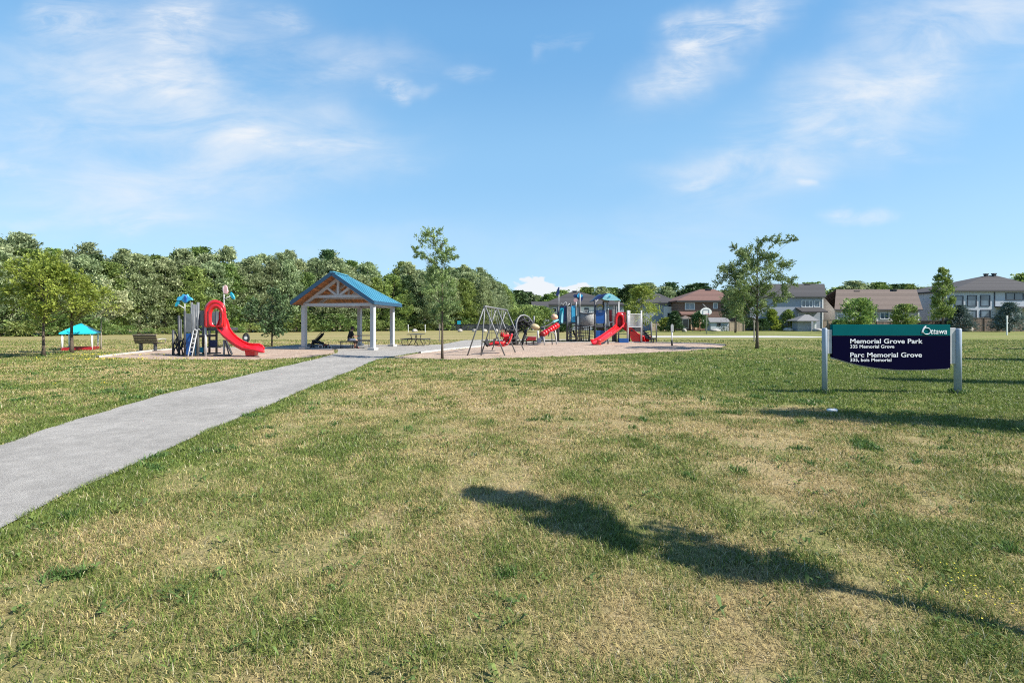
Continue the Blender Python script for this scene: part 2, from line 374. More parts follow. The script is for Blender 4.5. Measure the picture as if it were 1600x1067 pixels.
PATH = wobble([(-3.35, -4), (-3.55, 1), g2(0, 828), g2(180, 740), g2(290, 690), g2(440, 625), g2(590, 562), g2(618, 557), g2(655, 551), g2(745, 541.5), g2(760, 537.5),
        (-2.5, 39), (1.5, 40.5), (9, 41), (9, 43), (0, 42.8), (-4, 41), g2(690, 538.5), g2(640, 540), g2(630, 539), g2(470, 539), g2(430, 541), g2(430, 543.5), g2(528, 546.5), g2(528, 551.5), g2(500, 560), g2(380, 588), g2(250, 618), g2(120, 656), g2(0, 697), (-6.05, 1), (-5.8, -4)], .05, .6)
MULCHL = wobble([g2(150, 558.5), g2(250, 562), g2(400, 562), g2(480, 559), g2(524, 552), g2(524, 547), g2(428, 544), g2(290, 544.5), g2(232, 549), g2(180, 555)], .12, .8, 5)
MULCHR = wobble([g2(598, 560), g2(700, 561.5), g2(800, 559.5), g2(960, 554), g2(1080, 548), g2(1125, 543), g2(1135, 540), g2(1100, 537.5), g2(1000, 535.5), g2(830, 535.5), g2(765, 538), g2(748, 542), g2(655, 552), g2(625, 557)], .12, .8, 6)
COURT = [(14, 48.5), (29.5, 47.6), (34, 50.5), (29, 53.2), (13, 53.5)]
HARD = [PATH, MULCHL, MULCHR, COURT]
def greenness(x, y):
    n = fbm(x * .33, y * .33, 1); m = fbm(x * 1.15, y * 1.15, 11); s = fbm(x * 3.5, y * 3.5, 21, 3)
    g = .38 + (n - .5) * .85 + (m - .5) * .9 + (s - .5) * .9
    # lush strip along the path, the wet hollow on the right and the greener right-hand side
    dp = dist_poly(PATH, x, y); g = g + .50 * np.exp(-(dp / .6) ** 2) * (y < 20)
    g = g + .8 * np.exp(-(((x - 5.2) / 3.2) ** 2 + ((y - 12.2 - .08 * x) / 1.0) ** 2)) + .75 * np.exp(-(((x - 10.5) / 4.5) ** 2 + ((y - 14.5) / 4.5) ** 2))
    g = g + .34 * np.clip((x - 3.0) / 4, 0, 1) * np.clip((y - 4) / 5, 0, 1)
    g = g + .25 * np.exp(-(((x + 2.3) / 1.2) ** 2 + ((y - 3.8) / 2.2) ** 2))
    g = g - .22 * np.exp(-(((x - .2) / 2.2) ** 2 + ((y - 6.5) / 3.5) ** 2)) - .15 * np.exp(-(((x) / 2.0) ** 2 + ((y - 2.6) / .9) ** 2))
    far = np.clip((y - 26) / 10, 0, 1)
    st = fbm(x * .05, y * .75, 31, 3)
    g = g * (1 - .75 * far) + .75 * far * (.36 + (st - .5) * 1.1 + .35 * np.clip((x - 6) / 20, 0, 1))
    return np.clip(g, 0, 1)
DRY = np.array([.47, .38, .17]); DRY2 = np.array([.40, .315, .145]); GRN = np.array([.20, .245, .055]); GRN2 = np.array([.095, .15, .032])

# ------------------------------------------------------------------ ground sheet
def ground():
    ys = np.concatenate([np.arange(-12, 1, .8), np.arange(1, 14, .14), np.arange(14, 30, .25), np.arange(30, 100, 1.1), np.geomspace(100, 3000, 22)])
    xs0 = np.concatenate([np.arange(0, 14, .16), np.arange(14, 40, .45), np.arange(40, 130, 2.2), np.geomspace(130, 3000, 20)])
    xs = np.concatenate([-xs0[:0:-1], xs0])
    gx, gy = np.meshgrid(xs, ys); nx, ny = len(xs), len(ys)
    g = greenness(gx.ravel(), gy.ravel())
    v = np.stack([gx.ravel(), gy.ravel(), np.zeros(nx * ny)], 1)
    i = (np.arange(ny - 1)[:, None] * nx + np.arange(nx - 1)[None, :]).ravel()
    f = np.stack([i, i + 1, i + nx + 1, i + nx], 1)
    me = np_mesh('lawn', v, f, 4, {'green': g})
    m = bpy.data.materials.new('lawn_ground'); m.use_nodes = True; nt = m.node_tree; N = nt.nodes; L = nt.links; b = N['Principled BSDF']
    b.inputs['Roughness'].default_value = .95; b.inputs['Specular IOR Level'].default_value = .1
    a = N.new('ShaderNodeAttribute'); a.attribute_name = 'green'; ge = N.new('ShaderNodeNewGeometry')
    def noise(s, d=5, sc=(1, 1, 1)):
        mp = N.new('ShaderNodeMapping'); mp.inputs['Scale'].default_value = sc; L.new(ge.outputs['Position'], mp.inputs['Vector'])
        n = N.new('ShaderNodeTexNoise'); n.inputs['Scale'].default_value = s; n.inputs['Detail'].default_value = d; n.inputs['Roughness'].default_value = .7
        L.new(mp.outputs[0], n.inputs['Vector']); return n.outputs[0]
    f1 = noise(9, 8); f2 = noise(45, 4); f3 = noise(3.0, 6, (.7, 1.6, 1))
    def mm(op, p, q):
        n = N.new('ShaderNodeMath'); n.operation = op
        for k, z in enumerate((p, q)):
            if isinstance(z, (int, float)): n.inputs[k].default_value = z
            else: L.new(z, n.inputs[k])
        return n.outputs[0]
    fac = mm('ADD', a.outputs['Fac'], mm('MULTIPLY', mm('SUBTRACT', f1, .5), 1.2)); fac = mm('ADD', fac, mm('MULTIPLY', mm('SUBTRACT', f3, .5), .9))
    mx = N.new('ShaderNodeMix'); mx.data_type = 'RGBA'; L.new(fac, mx.inputs['Factor'])
    mx.inputs['A'].default_value = (.34, .265, .14, 1); mx.inputs['B'].default_value = (.135, .175, .04, 1)
    hv = N.new('ShaderNodeHueSaturation'); L.new(mx.outputs['Result'], hv.inputs['Color'])
    mr = N.new('ShaderNodeMapRange'); mr.inputs['From Min'].default_value = .25; mr.inputs['From Max'].default_value = .75; mr.inputs['To Min'].default_value = .55; mr.inputs['To Max'].default_value = 1.4
    L.new(f2, mr.inputs['Value']); L.new(mr.outputs[0], hv.inputs['Value']); L.new(hv.outputs[0], b.inputs['Base Color'])
    bp = N.new('ShaderNodeBump'); bp.inputs['Strength'].default_value = .8; bp.inputs['Distance'].default_value = .05
    L.new(f1, bp.inputs['Height']); L.new(bp.outputs[0], b.inputs['Normal'])
    tag(link_mesh('lawn', me, m), kind='structure')
ground()
def sheet(name, poly, z, m):
    import bmesh
    bm = bmesh.new(); vs = [bm.verts.new((x, y, z)) for x, y in poly]; bm.faces.new(vs); bmesh.ops.triangulate(bm, faces=bm.faces[:])
    me = bpy.data.meshes.new(name); bm.normal_update()
    for f in bm.faces:
        if f.normal.z < 0: f.normal_flip()
    bm.to_mesh(me); bm.free(); return tag(link_mesh(name, me, m), kind='structure')
def speckle(name, a, b_, scale, scale2, bump, patch=.12):
    m = bpy.data.materials.new(name); m.use_nodes = True; nt = m.node_tree; N = nt.nodes; L = nt.links; b = N['Principled BSDF']
    b.inputs['Roughness'].default_value = .95; b.inputs['Specular IOR Level'].default_value = .15; ge = N.new('ShaderNodeNewGeometry')
    v = N.new('ShaderNodeTexVoronoi'); v.inputs['Scale'].default_value = scale; L.new(ge.outputs['Position'], v.inputs['Vector'])
    n = N.new('ShaderNodeTexNoise'); n.inputs['Scale'].default_value = scale2; n.inputs['Detail'].default_value = 6; L.new(ge.outputs['Position'], n.inputs['Vector'])
    n3 = N.new('ShaderNodeTexNoise'); n3.inputs['Scale'].default_value = .9; n3.inputs['Detail'].default_value = 7; L.new(ge.outputs['Position'], n3.inputs['Vector'])
    sp = N.new('ShaderNodeSeparateColor'); L.new(v.outputs['Color'], sp.inputs[0])
    mx = N.new('ShaderNodeMix'); mx.data_type = 'RGBA'; L.new(sp.outputs[0], mx.inputs['Factor']); mx.inputs['A'].default_value = a + (1,); mx.inputs['B'].default_value = b_ + (1,)
    hv = N.new('ShaderNodeHueSaturation'); L.new(mx.outputs['Result'], hv.inputs['Color'])
    ad = N.new('ShaderNodeMath'); ad.operation = 'ADD'; L.new(n.outputs[0], ad.inputs[0]); L.new(n3.outputs[0], ad.inputs[1])
    mr = N.new('ShaderNodeMapRange'); mr.inputs['From Min'].default_value = .6; mr.inputs['From Max'].default_value = 1.4; mr.inputs['To Min'].default_value = 1 - patch; mr.inputs['To Max'].default_value = 1 + patch
    L.new(ad.outputs[0], mr.inputs['Value']); L.new(mr.outputs[0], hv.inputs['Value']); L.new(hv.outputs[0], b.inputs['Base Color'])
    bp = N.new('ShaderNodeBump'); bp.inputs['Strength'].default_value = bump; bp.inputs['Distance'].default_value = .02; L.new(v.outputs['Distance'], bp.inputs['Height']); L.new(bp.outputs[0], b.inputs['Normal'])
    return m
M_['mulch'] = speckle('wood_chip_mulch', (.29, .20, .14), (.46, .37, .30), 22, 3, .9, .3)
sheet('playground_mulch', MULCHL, .006, M_['mulch']); sheet('playground_mulch', MULCHR, .006, M_['mulch'])
sheet('path', PATH, .014, speckle('grey_path', (.23, .216, .196), (.40, .38, .35), 150, 5, .5, .24))
sheet('court', COURT, .010, M_['concrete'])
def kerb(pts, w=.14, h=.07):
    mb = MB(); a = [Vector(p) for p in pts]
    rows = [[], [], [], []]
    for i, p in enumerate(a):
        t = (a[min(i + 1, len(a) - 1)] - a[max(i - 1, 0)]).normalized(); n = Vector((-t.y, t.x, 0)) * w / 2
        rows[0].append(p + n); rows[1].append(p + n + Vector((0, 0, h))); rows[2].append(p - n + Vector((0, 0, h))); rows[3].append(p - n)
    mb.grid(rows, None, False); tag(mb.build('kerb', M_['concrete']), kind='structure')
kerb([G(152, 558.7), G(180, 555.2), G(232, 549.2), G(290, 544.6), G(428, 544), G(520, 547)])
kerb([G(656, 552), G(700, 546.5), G(748, 542.2), G(766, 538), G(830, 535.5), G(1000, 535.5), G(1100, 537.5), G(1134, 540)], .12, .08)

# ------------------------------------------------------------------ grass blades (uncountable)
BASES = [(X_, Y_) for X_, Y_ in ((G(1288.3, 614).x, 10.45), (G(1496.5, 614).x, 10.45), tuple(G(691, 560.5))[:2], tuple(G(1183, 545))[:2], tuple(G(68, 557.5))[:2], tuple(G(112, 551.3))[:2])]
BASES[0] = ((1288.3 - 800) / F * 10.45, 10.45); BASES[1] = ((1496.5 - 800) / F * 10.45, 10.45)
def grass():
    rg = np.random.default_rng(7)
    zones = [(.7, 3.0, 11000, .0034, .050), (3.0, 5.0, 8500, .0042, .050), (5.0, 8.5, 4300, .0062, .050), (8.5, 14, 1700, .0105, .052), (14, 24, 560, .019, .055), (24, 42, 110, .035, .055)]
    V = []; Fc = []; Cc = []; k = 0
    for (d0, d1, den, wd, hh) in zones:
        m0 = 1.09; mar = 1.0
        area = (m0 * (d1 ** 2 - d0 ** 2) + 2 * mar * (d1 - d0)); n = int(area * den)
        u = rg.random(n); A, B, Cq = m0, 2 * mar, -(m0 * d0 ** 2 + 2 * mar * d0) - u * area
        y = (-B + np.sqrt(B * B - 4 * A * Cq)) / (2 * A)
        x = (rg.random(n) * 2 - 1) * (m0 * y + mar)
        keep = np.ones(n, bool)
        for p in HARD:
            ins = inside(p, x, y)
            if p is PATH and d0 < 14: q = np.where(ins)[0]; ins[q] = dist_poly(p, x[q], y[q]) > .16 * np.clip(fbm(x[q] * 2.2, y[q] * 2.2, 61, 3) - .38, 0, 1)
            keep &= ~ins
        x, y = x[keep], y[keep]; n = len(x)
        g = greenness(x, y); tuft = fbm(x * 2.6, y * 2.6, 41, 3); weed = fbm(x * 3.4, y * 3.4, 51, 3) - .16 * (1 - np.clip((fbm(x * .5, y * .5, 57, 2) - .35) * 3, 0, 1))
        keep = rg.random(n) < (.40 + .6 * np.clip(g * .6 + tuft * .9, 0, 1)) * np.where(fbm(x * 1.9, y * 1.9, 81, 3) > .66, .35, 1)
        nb = np.zeros(n, bool)
        for (bx, by) in BASES: nb |= np.hypot(x - bx, y - by) < .17
        keep |= nb
        x, y, g, tuft, weed, nb = x[keep], y[keep], g[keep], tuft[keep], weed[keep], nb[keep]; n = len(x)
        isg = rg.random(n) < np.clip(.10 + g * .98 + (tuft - .5) * 1.0, .05, .97)
        isw = (weed > .70) | nb & (rg.random(n) < .8); isg |= isw
        h = hh * (.45 + .9 * rg.random(n)) * (.65 + .7 * tuft) * np.where(isg, 1.0, .95) * np.where(isw, 1.35, 1) * np.where(nb, 1.9, 1)
        tilt = np.where(isg, .35 + .75 * rg.random(n), .7 + .75 * rg.random(n)); az = rg.random(n) * 6.283
        w = wd * (.6 + .8 * rg.random(n)) * np.where(isw, 1.7, 1)
        dx, dy = np.cos(az), np.sin(az)
        L1 = h; hx = np.sin(tilt * .6) * L1 * .55; hz = np.cos(tilt * .6) * L1 * .55
        tx_ = hx + np.sin(np.minimum(tilt * 1.35, 1.65)) * L1 * .6; tz_ = np.maximum(hz + np.cos(np.minimum(tilt * 1.35, 1.65)) * L1 * .5, .004)
        ax = rg.random(n) * 6.283; ax = np.where(rg.random(n) < .7, az + 1.571, ax); wx, wy = np.cos(ax) * w * .5, np.sin(ax) * w * .5
        z0 = np.zeros(n)
        P = np.stack([np.stack([x - wx, y - wy, z0], 1), np.stack([x + wx, y + wy, z0], 1),
                      np.stack([x + dx * hx + wx * .8, y + dy * hx + wy * .8, hz], 1), np.stack([x + dx * hx - wx * .8, y + dy * hx - wy * .8, hz], 1),
                      np.stack([x + dx * tx_, y + dy * tx_, tz_], 1)], 1)
        t = rg.random((n, 1)); lu = rg.random((n, 1))
        t2 = np.clip(t * .5 + (fbm(x * .9, y * .9, 71, 3)[:, None] - .3) * 1.1, 0, 1); dry = DRY * (1 - t2) + DRY2 * t2; grn = GRN * (1 - t) + GRN2 * t
        grn = np.where(isw[:, None], grn * np.array([.62, .84, .95]), grn)
        half = (.35 * g)[:, None]; dry = dry * (1 - half) + GRN * 1.35 * half
        c = np.where(isg[:, None], grn, dry) * (.55 + .9 * lu)
        pale = rg.random(n) < .04; c[pale] = np.array([.58, .52, .34])
        c = np.concatenate([c, np.ones((n, 1))], 1)
        V.append(P.reshape(-1, 3)); Cc.append(np.repeat(c, 5, 0))
        b = (np.arange(n) * 5)[:, None] + k
        Fc.append(np.concatenate([b + np.array([[0, 1, 2]]), b + np.array([[0, 2, 3]]), b + np.array([[3, 2, 4]])], 1).reshape(-1, 3)); k += n * 5
    # broad leaved weeds lying flat in the turf
    wc = []
    for i in range(1300):
        y = 2 + 14 * rg.random() ** .9; x = (rg.random() * 2 - 1) * (1.06 * y + .6)
        if fbm(np.array([x * .8]), np.array([y * .8]), 91, 3)[0] + .08 * (x > 1) > .53 and not any(inside(p, np.array([x]), np.array([y]))[0] for p in HARD): wc.append((x, y))
    for (x, y) in wc:
        n = rg.integers(5, 12); az = rg.random(n) * 6.283; L1 = (.022 + .03 * rg.random(n)) * (.7 + .7 * rg.random()); w = L1 * (.28 + .2 * rg.random(n)); dx, dy = np.cos(az), np.sin(az); ox, oy = x + rg.normal(0, .03, n), y + rg.normal(0, .03, n)
        z0 = .012 + .02 * rg.random(n); z1 = z0 + L1 * (.2 + .5 * rg.random(n)); z2 = z1 + L1 * .1 * rg.normal(0, 1, n)
        P = np.stack([np.stack([ox + dy * w * .12, oy - dx * w * .12, z0], 1), np.stack([ox - dy * w * .12, oy + dx * w * .12, z0], 1), np.stack([ox + dx * L1 * .6 - dy * w * .5, oy + dy * L1 * .6 + dx * w * .5, z1], 1), np.stack([ox + dx * L1 * .6 + dy * w * .5, oy + dy * L1 * .6 - dx * w * .5, z1], 1), np.stack([ox + dx * L1, oy + dy * L1, z2], 1)], 1)
        c = np.array([.11, .165, .045]) * (.6 + .9 * rg.random((n, 1))) * (np.array([1.25, 1.1, 1.0]) if rg.random() < .3 else 1); c = np.concatenate([c, np.ones((n, 1))], 1)
        V.append(P.reshape(-1, 3)); Cc.append(np.repeat(c, 5, 0)); b = (np.arange(n) * 5)[:, None] + k
        Fc.append(np.concatenate([b + np.array([[0, 1, 2]]), b + np.array([[0, 2, 3]]), b + np.array([[3, 2, 4]])], 1).reshape(-1, 3)); k += n * 5
    me = np_mesh('grass', np.concatenate(V), np.concatenate(Fc), 3, {'Col': np.concatenate(Cc)})
    m = bpy.data.materials.new('grass_blades'); m.use_nodes = True; nt = m.node_tree; N = nt.nodes; L = nt.links; b = N['Principled BSDF']
    b.inputs['Roughness'].default_value = .6; b.inputs['Specular IOR Level'].default_value = .25
    a = N.new('ShaderNodeAttribute'); a.attribute_name = 'Col'; L.new(a.outputs['Color'], b.inputs['Base Color'])
    t = N.new('ShaderNodeBsdfTranslucent'); L.new(a.outputs['Color'], t.inputs['Color']); ms = N.new('ShaderNodeMixShader'); ms.inputs[0].default_value = .3
    L.new(b.outputs[0], ms.inputs[1]); L.new(t.outputs[0], ms.inputs[2]); L.new(ms.outputs[0], N['Material Output'].inputs['Surface'])
    tag(link_mesh('grass', me, m), 'short half dry lawn grass, straw and green blades with darker weed clumps', 'grass', kind='stuff')
grass()

# ------------------------------------------------------------------ foliage
def leaves_mesh(name, P, T, size, aspect, tone, rg, flat=.0, jit=.4):
    """one rhombic leaf face per row of P, pointing along T"""
    n = len(P); T = T + rg.normal(0, jit, (n, 3)); T /= np.linalg.norm(T, axis=1)[:, None] + 1e-9
    Nn = rg.normal(0, 1, (n, 3)); Nn[:, 2] += flat * 2; S = np.cross(T, Nn); S /= np.linalg.norm(S, axis=1)[:, None] + 1e-9
    Nz = np.cross(S, T)
    L = size * (.6 + .8 * rg.random((n, 1))); Wd = L * aspect
    a = P - T * L * .5; b = P + S * Wd * .5 + Nz * L * .06; c = P + T * L * .5; d = P - S * Wd * .5 + Nz * L * .06
    V = np.stack([a, b, c, d], 1).reshape(-1, 3); f = np.arange(n * 4).reshape(-1, 4)
    return np_mesh(name, V, f, 4, {'tone': np.repeat(tone, 4)})
def crown_points(rg, h, r, base, prof, ncl, per, spread=.3, up=.6, lean=(0, 0)):
    Ps, Ts, To = [], [], []
    for i in range(ncl):
        t = rg.random() ** .85; z = base + (h - base) * t; rr = r * prof(t)
        a = rg.random() * 6.283; q = rr * (.45 + .6 * math.sqrt(rg.random()))
        c = np.array([math.cos(a) * q, math.sin(a) * q, z]); sg = spread * (.6 + .8 * rg.random()) * (.5 + .5 * prof(t))
        out = np.array([math.cos(a), math.sin(a), up + .4 * t]); out /= np.linalg.norm(out)
        m = int(per * (.6 + .8 * rg.random())); s = rg.normal(0, 1, (m, 3)) * sg * np.array([.8, .8, .6]) + out * (rg.random((m, 1)) - .3) * sg * 1.8
        p = c + s; p[:, 2] = np.clip(p[:, 2], base * .8, h * 1.02)
        Ps.append(p); Ts.append(np.repeat(out[None], m, 0)); bt = rg.random()
        To.append(np.clip(bt * .6 + rg.random(m) ** 1.5 * .75 - .12, 0, 1))
    P = np.concatenate(Ps); P[:, 0] += lean[0] * P[:, 2] / h; P[:, 1] += lean[1] * P[:, 2] / h
    return P, np.concatenate(Ts), np.concatenate(To)
PROF = {
 'poplar': lambda t: min(1, (t + .2) * 2.0) * (1 - t ** 1.7) ** .8 + .05,
 'round': lambda t: math.sin(math.pi * (t * .9 + .07)) ** .6,
 'cone': lambda t: (1 - t) ** .85 * .98 + .03,
 'column': lambda t: (min(1, t * 6 + .35)) * (1 - t ** 2.2) ** .6,
 'spindle': lambda t: .22 + .78 * math.exp(-((t - .50) / .20) ** 2) - .12 * t,
 'dome': lambda t: math.sqrt(max(0.02, 1 - t * t)),
}
def trunk_mb(h, r, rg, top=.9, lean=(0, 0), limbs=6, lr=1.0, base=.3):
    mb = MB(); pts = []
    for i in range(7):
        t = i / 6; pts.append((lean[0] * t * top + rg.normal(0, .02) * h * .15 * (i > 0), lean[1] * t * top + rg.normal(0, .02) * h * .15 * (i > 0), h * top * t))
    mb.tube(pts, [r * (1.25 - 1.05 * i / 6) if i else r * 1.5 for i in range(7)], 8)
    for k in range(limbs):
        t = base + (.88 - base) * (k + .5) / limbs; j = min(5, int(t * 6)); fr = t * 6 - j
        p0 = Vector(pts[j]).lerp(Vector(pts[j + 1]), fr); a = k * 2.4 + rg.random(); ln = lr * (.6 + .5 * rg.random()) * (1 - .4 * t)
        p1 = p0 + Vector((math.cos(a) * ln * .5, math.sin(a) * ln * .5, ln * .3)); p2 = p0 + Vector((math.cos(a) * ln, math.sin(a) * ln, ln * .75))
        mb.tube([p0, p1, p2], [r * .45 * (1 - .5 * t), r * .3 * (1 - .5 * t), r * .08], 6)
    return mb
def make_tree(name, label, cat, kind, h, r, base, ncl, per, leaf, asp, lm, seed, group=None, spread=.3, up=.6, trunk_r=None, bark='bark', flat=0, jit=.4):
    rg = np.random.default_rng(seed)
    t = thing(name, label, cat, (0, 0, 0), group)
    P, T, to = crown_points(rg, h, r, base, PROF[kind], ncl, per, spread, up)
    link_mesh('crown', leaves_mesh(name + '_crown', P, T, leaf, asp, to, rg, flat, jit), L_[lm], t)
    tr = trunk_r or h * .014
    trunk_mb(h, tr, rg, .9, (0, 0), 9, r * .85, base / h).build('trunk', M_[bark], t)
    return t
random.seed(5)
def scatter(protos, spots, hscale):
    used = set()
    for (x, y, k, s, w) in spots:
        p = protos[k]
        o = copy_tree(p) if k in used else p
        used.add(k); place(o, (x, y, 0), random.uniform(0, 6.28), (s * w, s * w, s * hscale))

def forest():
    pop = [make_tree('poplar_tree', 'tall silvery green poplar standing in the dense wood behind the open field', 'tree', 'poplar', 11, 2.4, .7, 190, 70, .28, .40, 'poplar', 100 + i, 'poplars of the wood behind the field', .36, 1.3, .12, 'paleb') for i in range(4)]
    map_ = [make_tree('broadleaf_tree', 'mid green broadleaf tree with a bushy crown in the wood behind the field', 'tree', 'poplar', 10.6, 2.7, .7, 180, 70, .28, .48, 'maple', 200 + i, 'broadleaf trees of the wood behind the field', .40, .9, .13) for i in range(3)]
    drk = [make_tree('dark_tree', 'dark green tree rising above its neighbours in the wood behind the field', 'tree', 'poplar', 11.6, 2.3, 1.5, 85, 62, .34, .45, 'dark', 300 + i, 'dark trees of the wood behind the field', .5, .7, .13) for i in range(2)]
    protos = pop + map_ + drk
    line = [Vector((-92, 34)), Vector((-54, 50)), Vector((-36.5, 72)), Vector((-21, 83)), Vector((-4.5, 89.5)), Vector((-1.5, 104)), Vector((1, 130))]
    spots = []; rg = random.Random(9)
    segs = []; tot = 0
    for a, b in zip(line, line[1:]): segs.append((a, b, tot)); tot += (b - a).length
    def pt(s):
        for a, b, t0 in segs:
            l = (b - a).length
            if s <= t0 + l: q = (s - t0) / l; d = (b - a).normalized(); return a.lerp(b, q), Vector((-d.y, d.x))
        return line[-1], Vector((-1, 0))
    for row, (off, sp, hs) in enumerate([(2.2, 2.7, .92), (5.2, 2.9, 1.0), (9, 3.6, 1.05)]):
        s = row * 1.3
        while s < tot:
            p, n = pt(s); p = p + n * (off + rg.uniform(-.8, .8)); u = rg.random()
            dk = rg.random()
            px = 800 + p.x / p.y * F
            if u < .64: k = rg.randrange(4)
            elif u < .94: k = 4 + rg.randrange(3)
            else: k = 7 + rg.randrange(2)
            # tree heights taken from the skyline of the photograph
            want = np.interp(px, [-400, 0, 60, 200, 330, 430, 500, 560, 640, 720, 770, 800, 860], [375, 378, 374, 386, 398, 402, 406, 414, 416, 424, 432, 450, 455])
            hh = CAMH + (HZ - want) / F * p.y
            sc = hh / 11 * hs * rg.uniform(.88, 1.06) * (.88 if k >= 7 else 1)
            spots.append((p.x, p.y, k, sc, rg.uniform(1.2, 1.55) * (11 / max(hh, 7)) ** .4)); s += sp * rg.uniform(.8, 1.2)
    scatter(protos, spots, 1.0)
    big = copy_tree(drk[0]); place(big, (X(512, 84), 84, 0), 1, (1.35, 1.35, 1.18)); big['label'] = 'dark tree whose crown tops the wood just above the pavilion roof'
    # trees behind the houses
    far = [make_tree('distant_tree', 'distant green tree in the belt of trees behind the houses', 'tree', 'poplar', 12, 3.4, .6, 120, 46, .55, .55, ('maple', 'dark', 'poplar')[i], 400 + i, 'belt of trees behind the houses', .8, .5) for i in range(3)]
    sp = []; x = 2
    while x < 190:
        px = 800 + x / 150 * F
        want = np.interp(px, [800, 860, 960, 1000, 1060, 1085, 1110, 1230, 1290, 1330, 1440, 1500, 1600, 1800], [455, 454, 453, 444, 446, 446, 452, 450, 440, 446, 448, 444, 436, 438])
        hh = CAMH + (HZ - want) / F * 150
        sp.append((x, 150 + rg.uniform(-4, 8), (0, 0, 1, 2, 1)[rg.randrange(5)], hh / 12 * rg.uniform(.86, 1.08), rg.uniform(1.2, 1.6))); x += rg.uniform(2.3, 3.5)
    scatter(far, sp, 1.0)
    # shrubs along the edge of the wood
    shr = [make_tree('edge_shrub', 'low leafy shrub along the foot of the wood at the back of the field', 'shrub', 'dome', 2.0, 1.5, .1, 40, 48, .22, .5, ('shrub', 'maple', 'shrub')[i], 500 + i, 'shrubs at the foot of the wood', .35, .4) for i in range(3)]
    sp = []; s = 0
    while s < tot - 42:
        p, n = pt(s); p = p + n * (rg.uniform(-.9, .7) + (2.2 if p.x > -18 else 0)); sp.append((p.x, p.y, rg.randrange(3), rg.choice((.35, .5, .7, .9, 1.3)) * rg.uniform(.8, 1.2), rg.uniform(1.0, 1.5))); s += rg.uniform(1.2, 2.2)
    scatter(shr, sp, 1.0)
forest()

def limb_tree(name, label, cat, base, h, clusters, d, lm, leaf, asp, per, depth, seed, trunk_r=.05, bark='bark', group=None, split=.36, flat=.3, first=None, jit=.5, rs=1.0):
    """a young tree: trunk, limbs reaching each leaf cluster; clusters are (px, py, radius in px) turned into metres round the trunk"""
    rg = np.random.default_rng(seed); base = Vector(base); t = thing(name, label, cat, base, group)
    mb = MB(); top = base + Vector((0, 0, h)); n = 9; tp = []
    for i in range(n + 1):
        q = i / n; tp.append(base + Vector((rg.normal(0, .012) * h * .3 * q, rg.normal(0, .012) * h * .3 * q, h * q * .93)))
    mb.tube(tp, [trunk_r * (1.35 if i == 0 else 1.05 - .95 * (i / n)) for i in range(n + 1)], 8)
    Ps, Ts, To = [], [], []
    for (px, py, r) in clusters:
        c = at(px, py, d); rad = r / F * d * rs; hd = abs(c.x - base.x); dy = rg.normal(0, 1) * depth * (.35 + .65 * min(1, hd / max(depth, .1)) ) * .6
        c.y += dy; zz = max(split * h, min(h * .9, (c.z - base.z) - .55 * (Vector((c.x - base.x, dy, 0)).length) - .15)); j = zz / (h * .93) * n; i = min(n - 1, int(j)); p0 = tp[i].lerp(tp[i + 1], j - i)
        mid = p0.lerp(c, .5) + Vector((0, 0, -.08 * (c - p0).length)); lr = trunk_r * .30 * (1 - .6 * zz / h)
        mb.tube([p0, mid, c], [lr, lr * .7, lr * .25], 5)
        m = int(per * (r / 12) ** 1.6 * (.75 + .5 * rg.random()))
        dirv = np.array(c - p0); dirv /= np.linalg.norm(dirv) + 1e-6
        # sprays: a few twigs per cluster, leaves strung along them
        nt = 5 + int(rg.random() * 4); tw = rg.normal(0, 1, (nt, 3)) + dirv * .8; tw /= np.linalg.norm(tw, axis=1)[:, None]
        k = rg.integers(0, nt, m); u = rg.random((m, 1)) ** .7
        p = np.array(c) - dirv * rad * .3 + tw[k] * u * rad * 1.3 + rg.normal(0, .16 * rad, (m, 3))
        for q in range(nt): mb.tube([c - Vector(dirv) * rad * .3, c - Vector(dirv) * rad * .3 + Vector(tw[q]) * rad * 1.15], [lr * .3, lr * .1], 4, False)
        Ps.append(p); Ts.append(tw[k]); To.append(np.clip(rg.random() * .5 + rg.random(m) * .6 - .05, 0, 1))
    P = np.concatenate(Ps) - np.array(base)
    link_mesh('crown', leaves_mesh(name + '_crown', P, np.concatenate(Ts), leaf, asp, np.concatenate(To), rg, flat, jit), L_[lm], t)
    mb.build('trunk', M_[bark], t); return t
rg0 = random.Random(4)
CL690 = [(667, 361, 8), (684, 362, 8), (673, 370, 9), (641, 386, 6), (651, 394, 7), (664, 383, 9), (676, 379, 10), (695, 379, 7), (703, 388, 7), (681, 391, 11), (693, 396, 10), (709, 402, 8), (701, 405, 8), (668, 402, 8), (678, 412, 10), (691, 409, 9),
         (672, 420, 9), (689, 420, 10), (699, 424, 7), (668, 438, 10), (690, 440, 12), (706, 446, 11), (674, 458, 12), (694, 462, 12), (713, 462, 9), (682, 478, 11), (700, 482, 11), (662, 452, 9), (690, 496, 10), (675, 492, 8), (712, 480, 9)]
CL1183 = [(1212, 372, 6), (1199, 381, 8), (1219, 380, 6), (1182, 385, 9), (1160, 384, 6), (1171, 394, 10), (1143, 402, 8), (1158, 404, 11), (1186, 401, 11), (1205, 399, 10), (1229, 409, 8), (1124, 424, 8), (1141, 419, 12), (1160, 421, 13), (1180, 420, 12), (1201, 416, 11), (1221, 420, 9),
          (1127, 439, 9), (1145, 439, 14), (1167, 439, 14), (1190, 439, 12), (1209, 436, 11), (1226, 441, 8), (1135, 457, 12), (1152, 458, 14), (1174, 457, 14), (1195, 456, 13), (1212, 458, 10), (1138, 473, 11), (1156, 473, 14), (1178, 473, 13), (1196, 473, 11), (1147, 488, 10), (1162, 489, 11), (1182, 487, 10), (1207, 470, 8), (1196, 404, 8), (1150, 430, 10), (1170, 408, 9)]
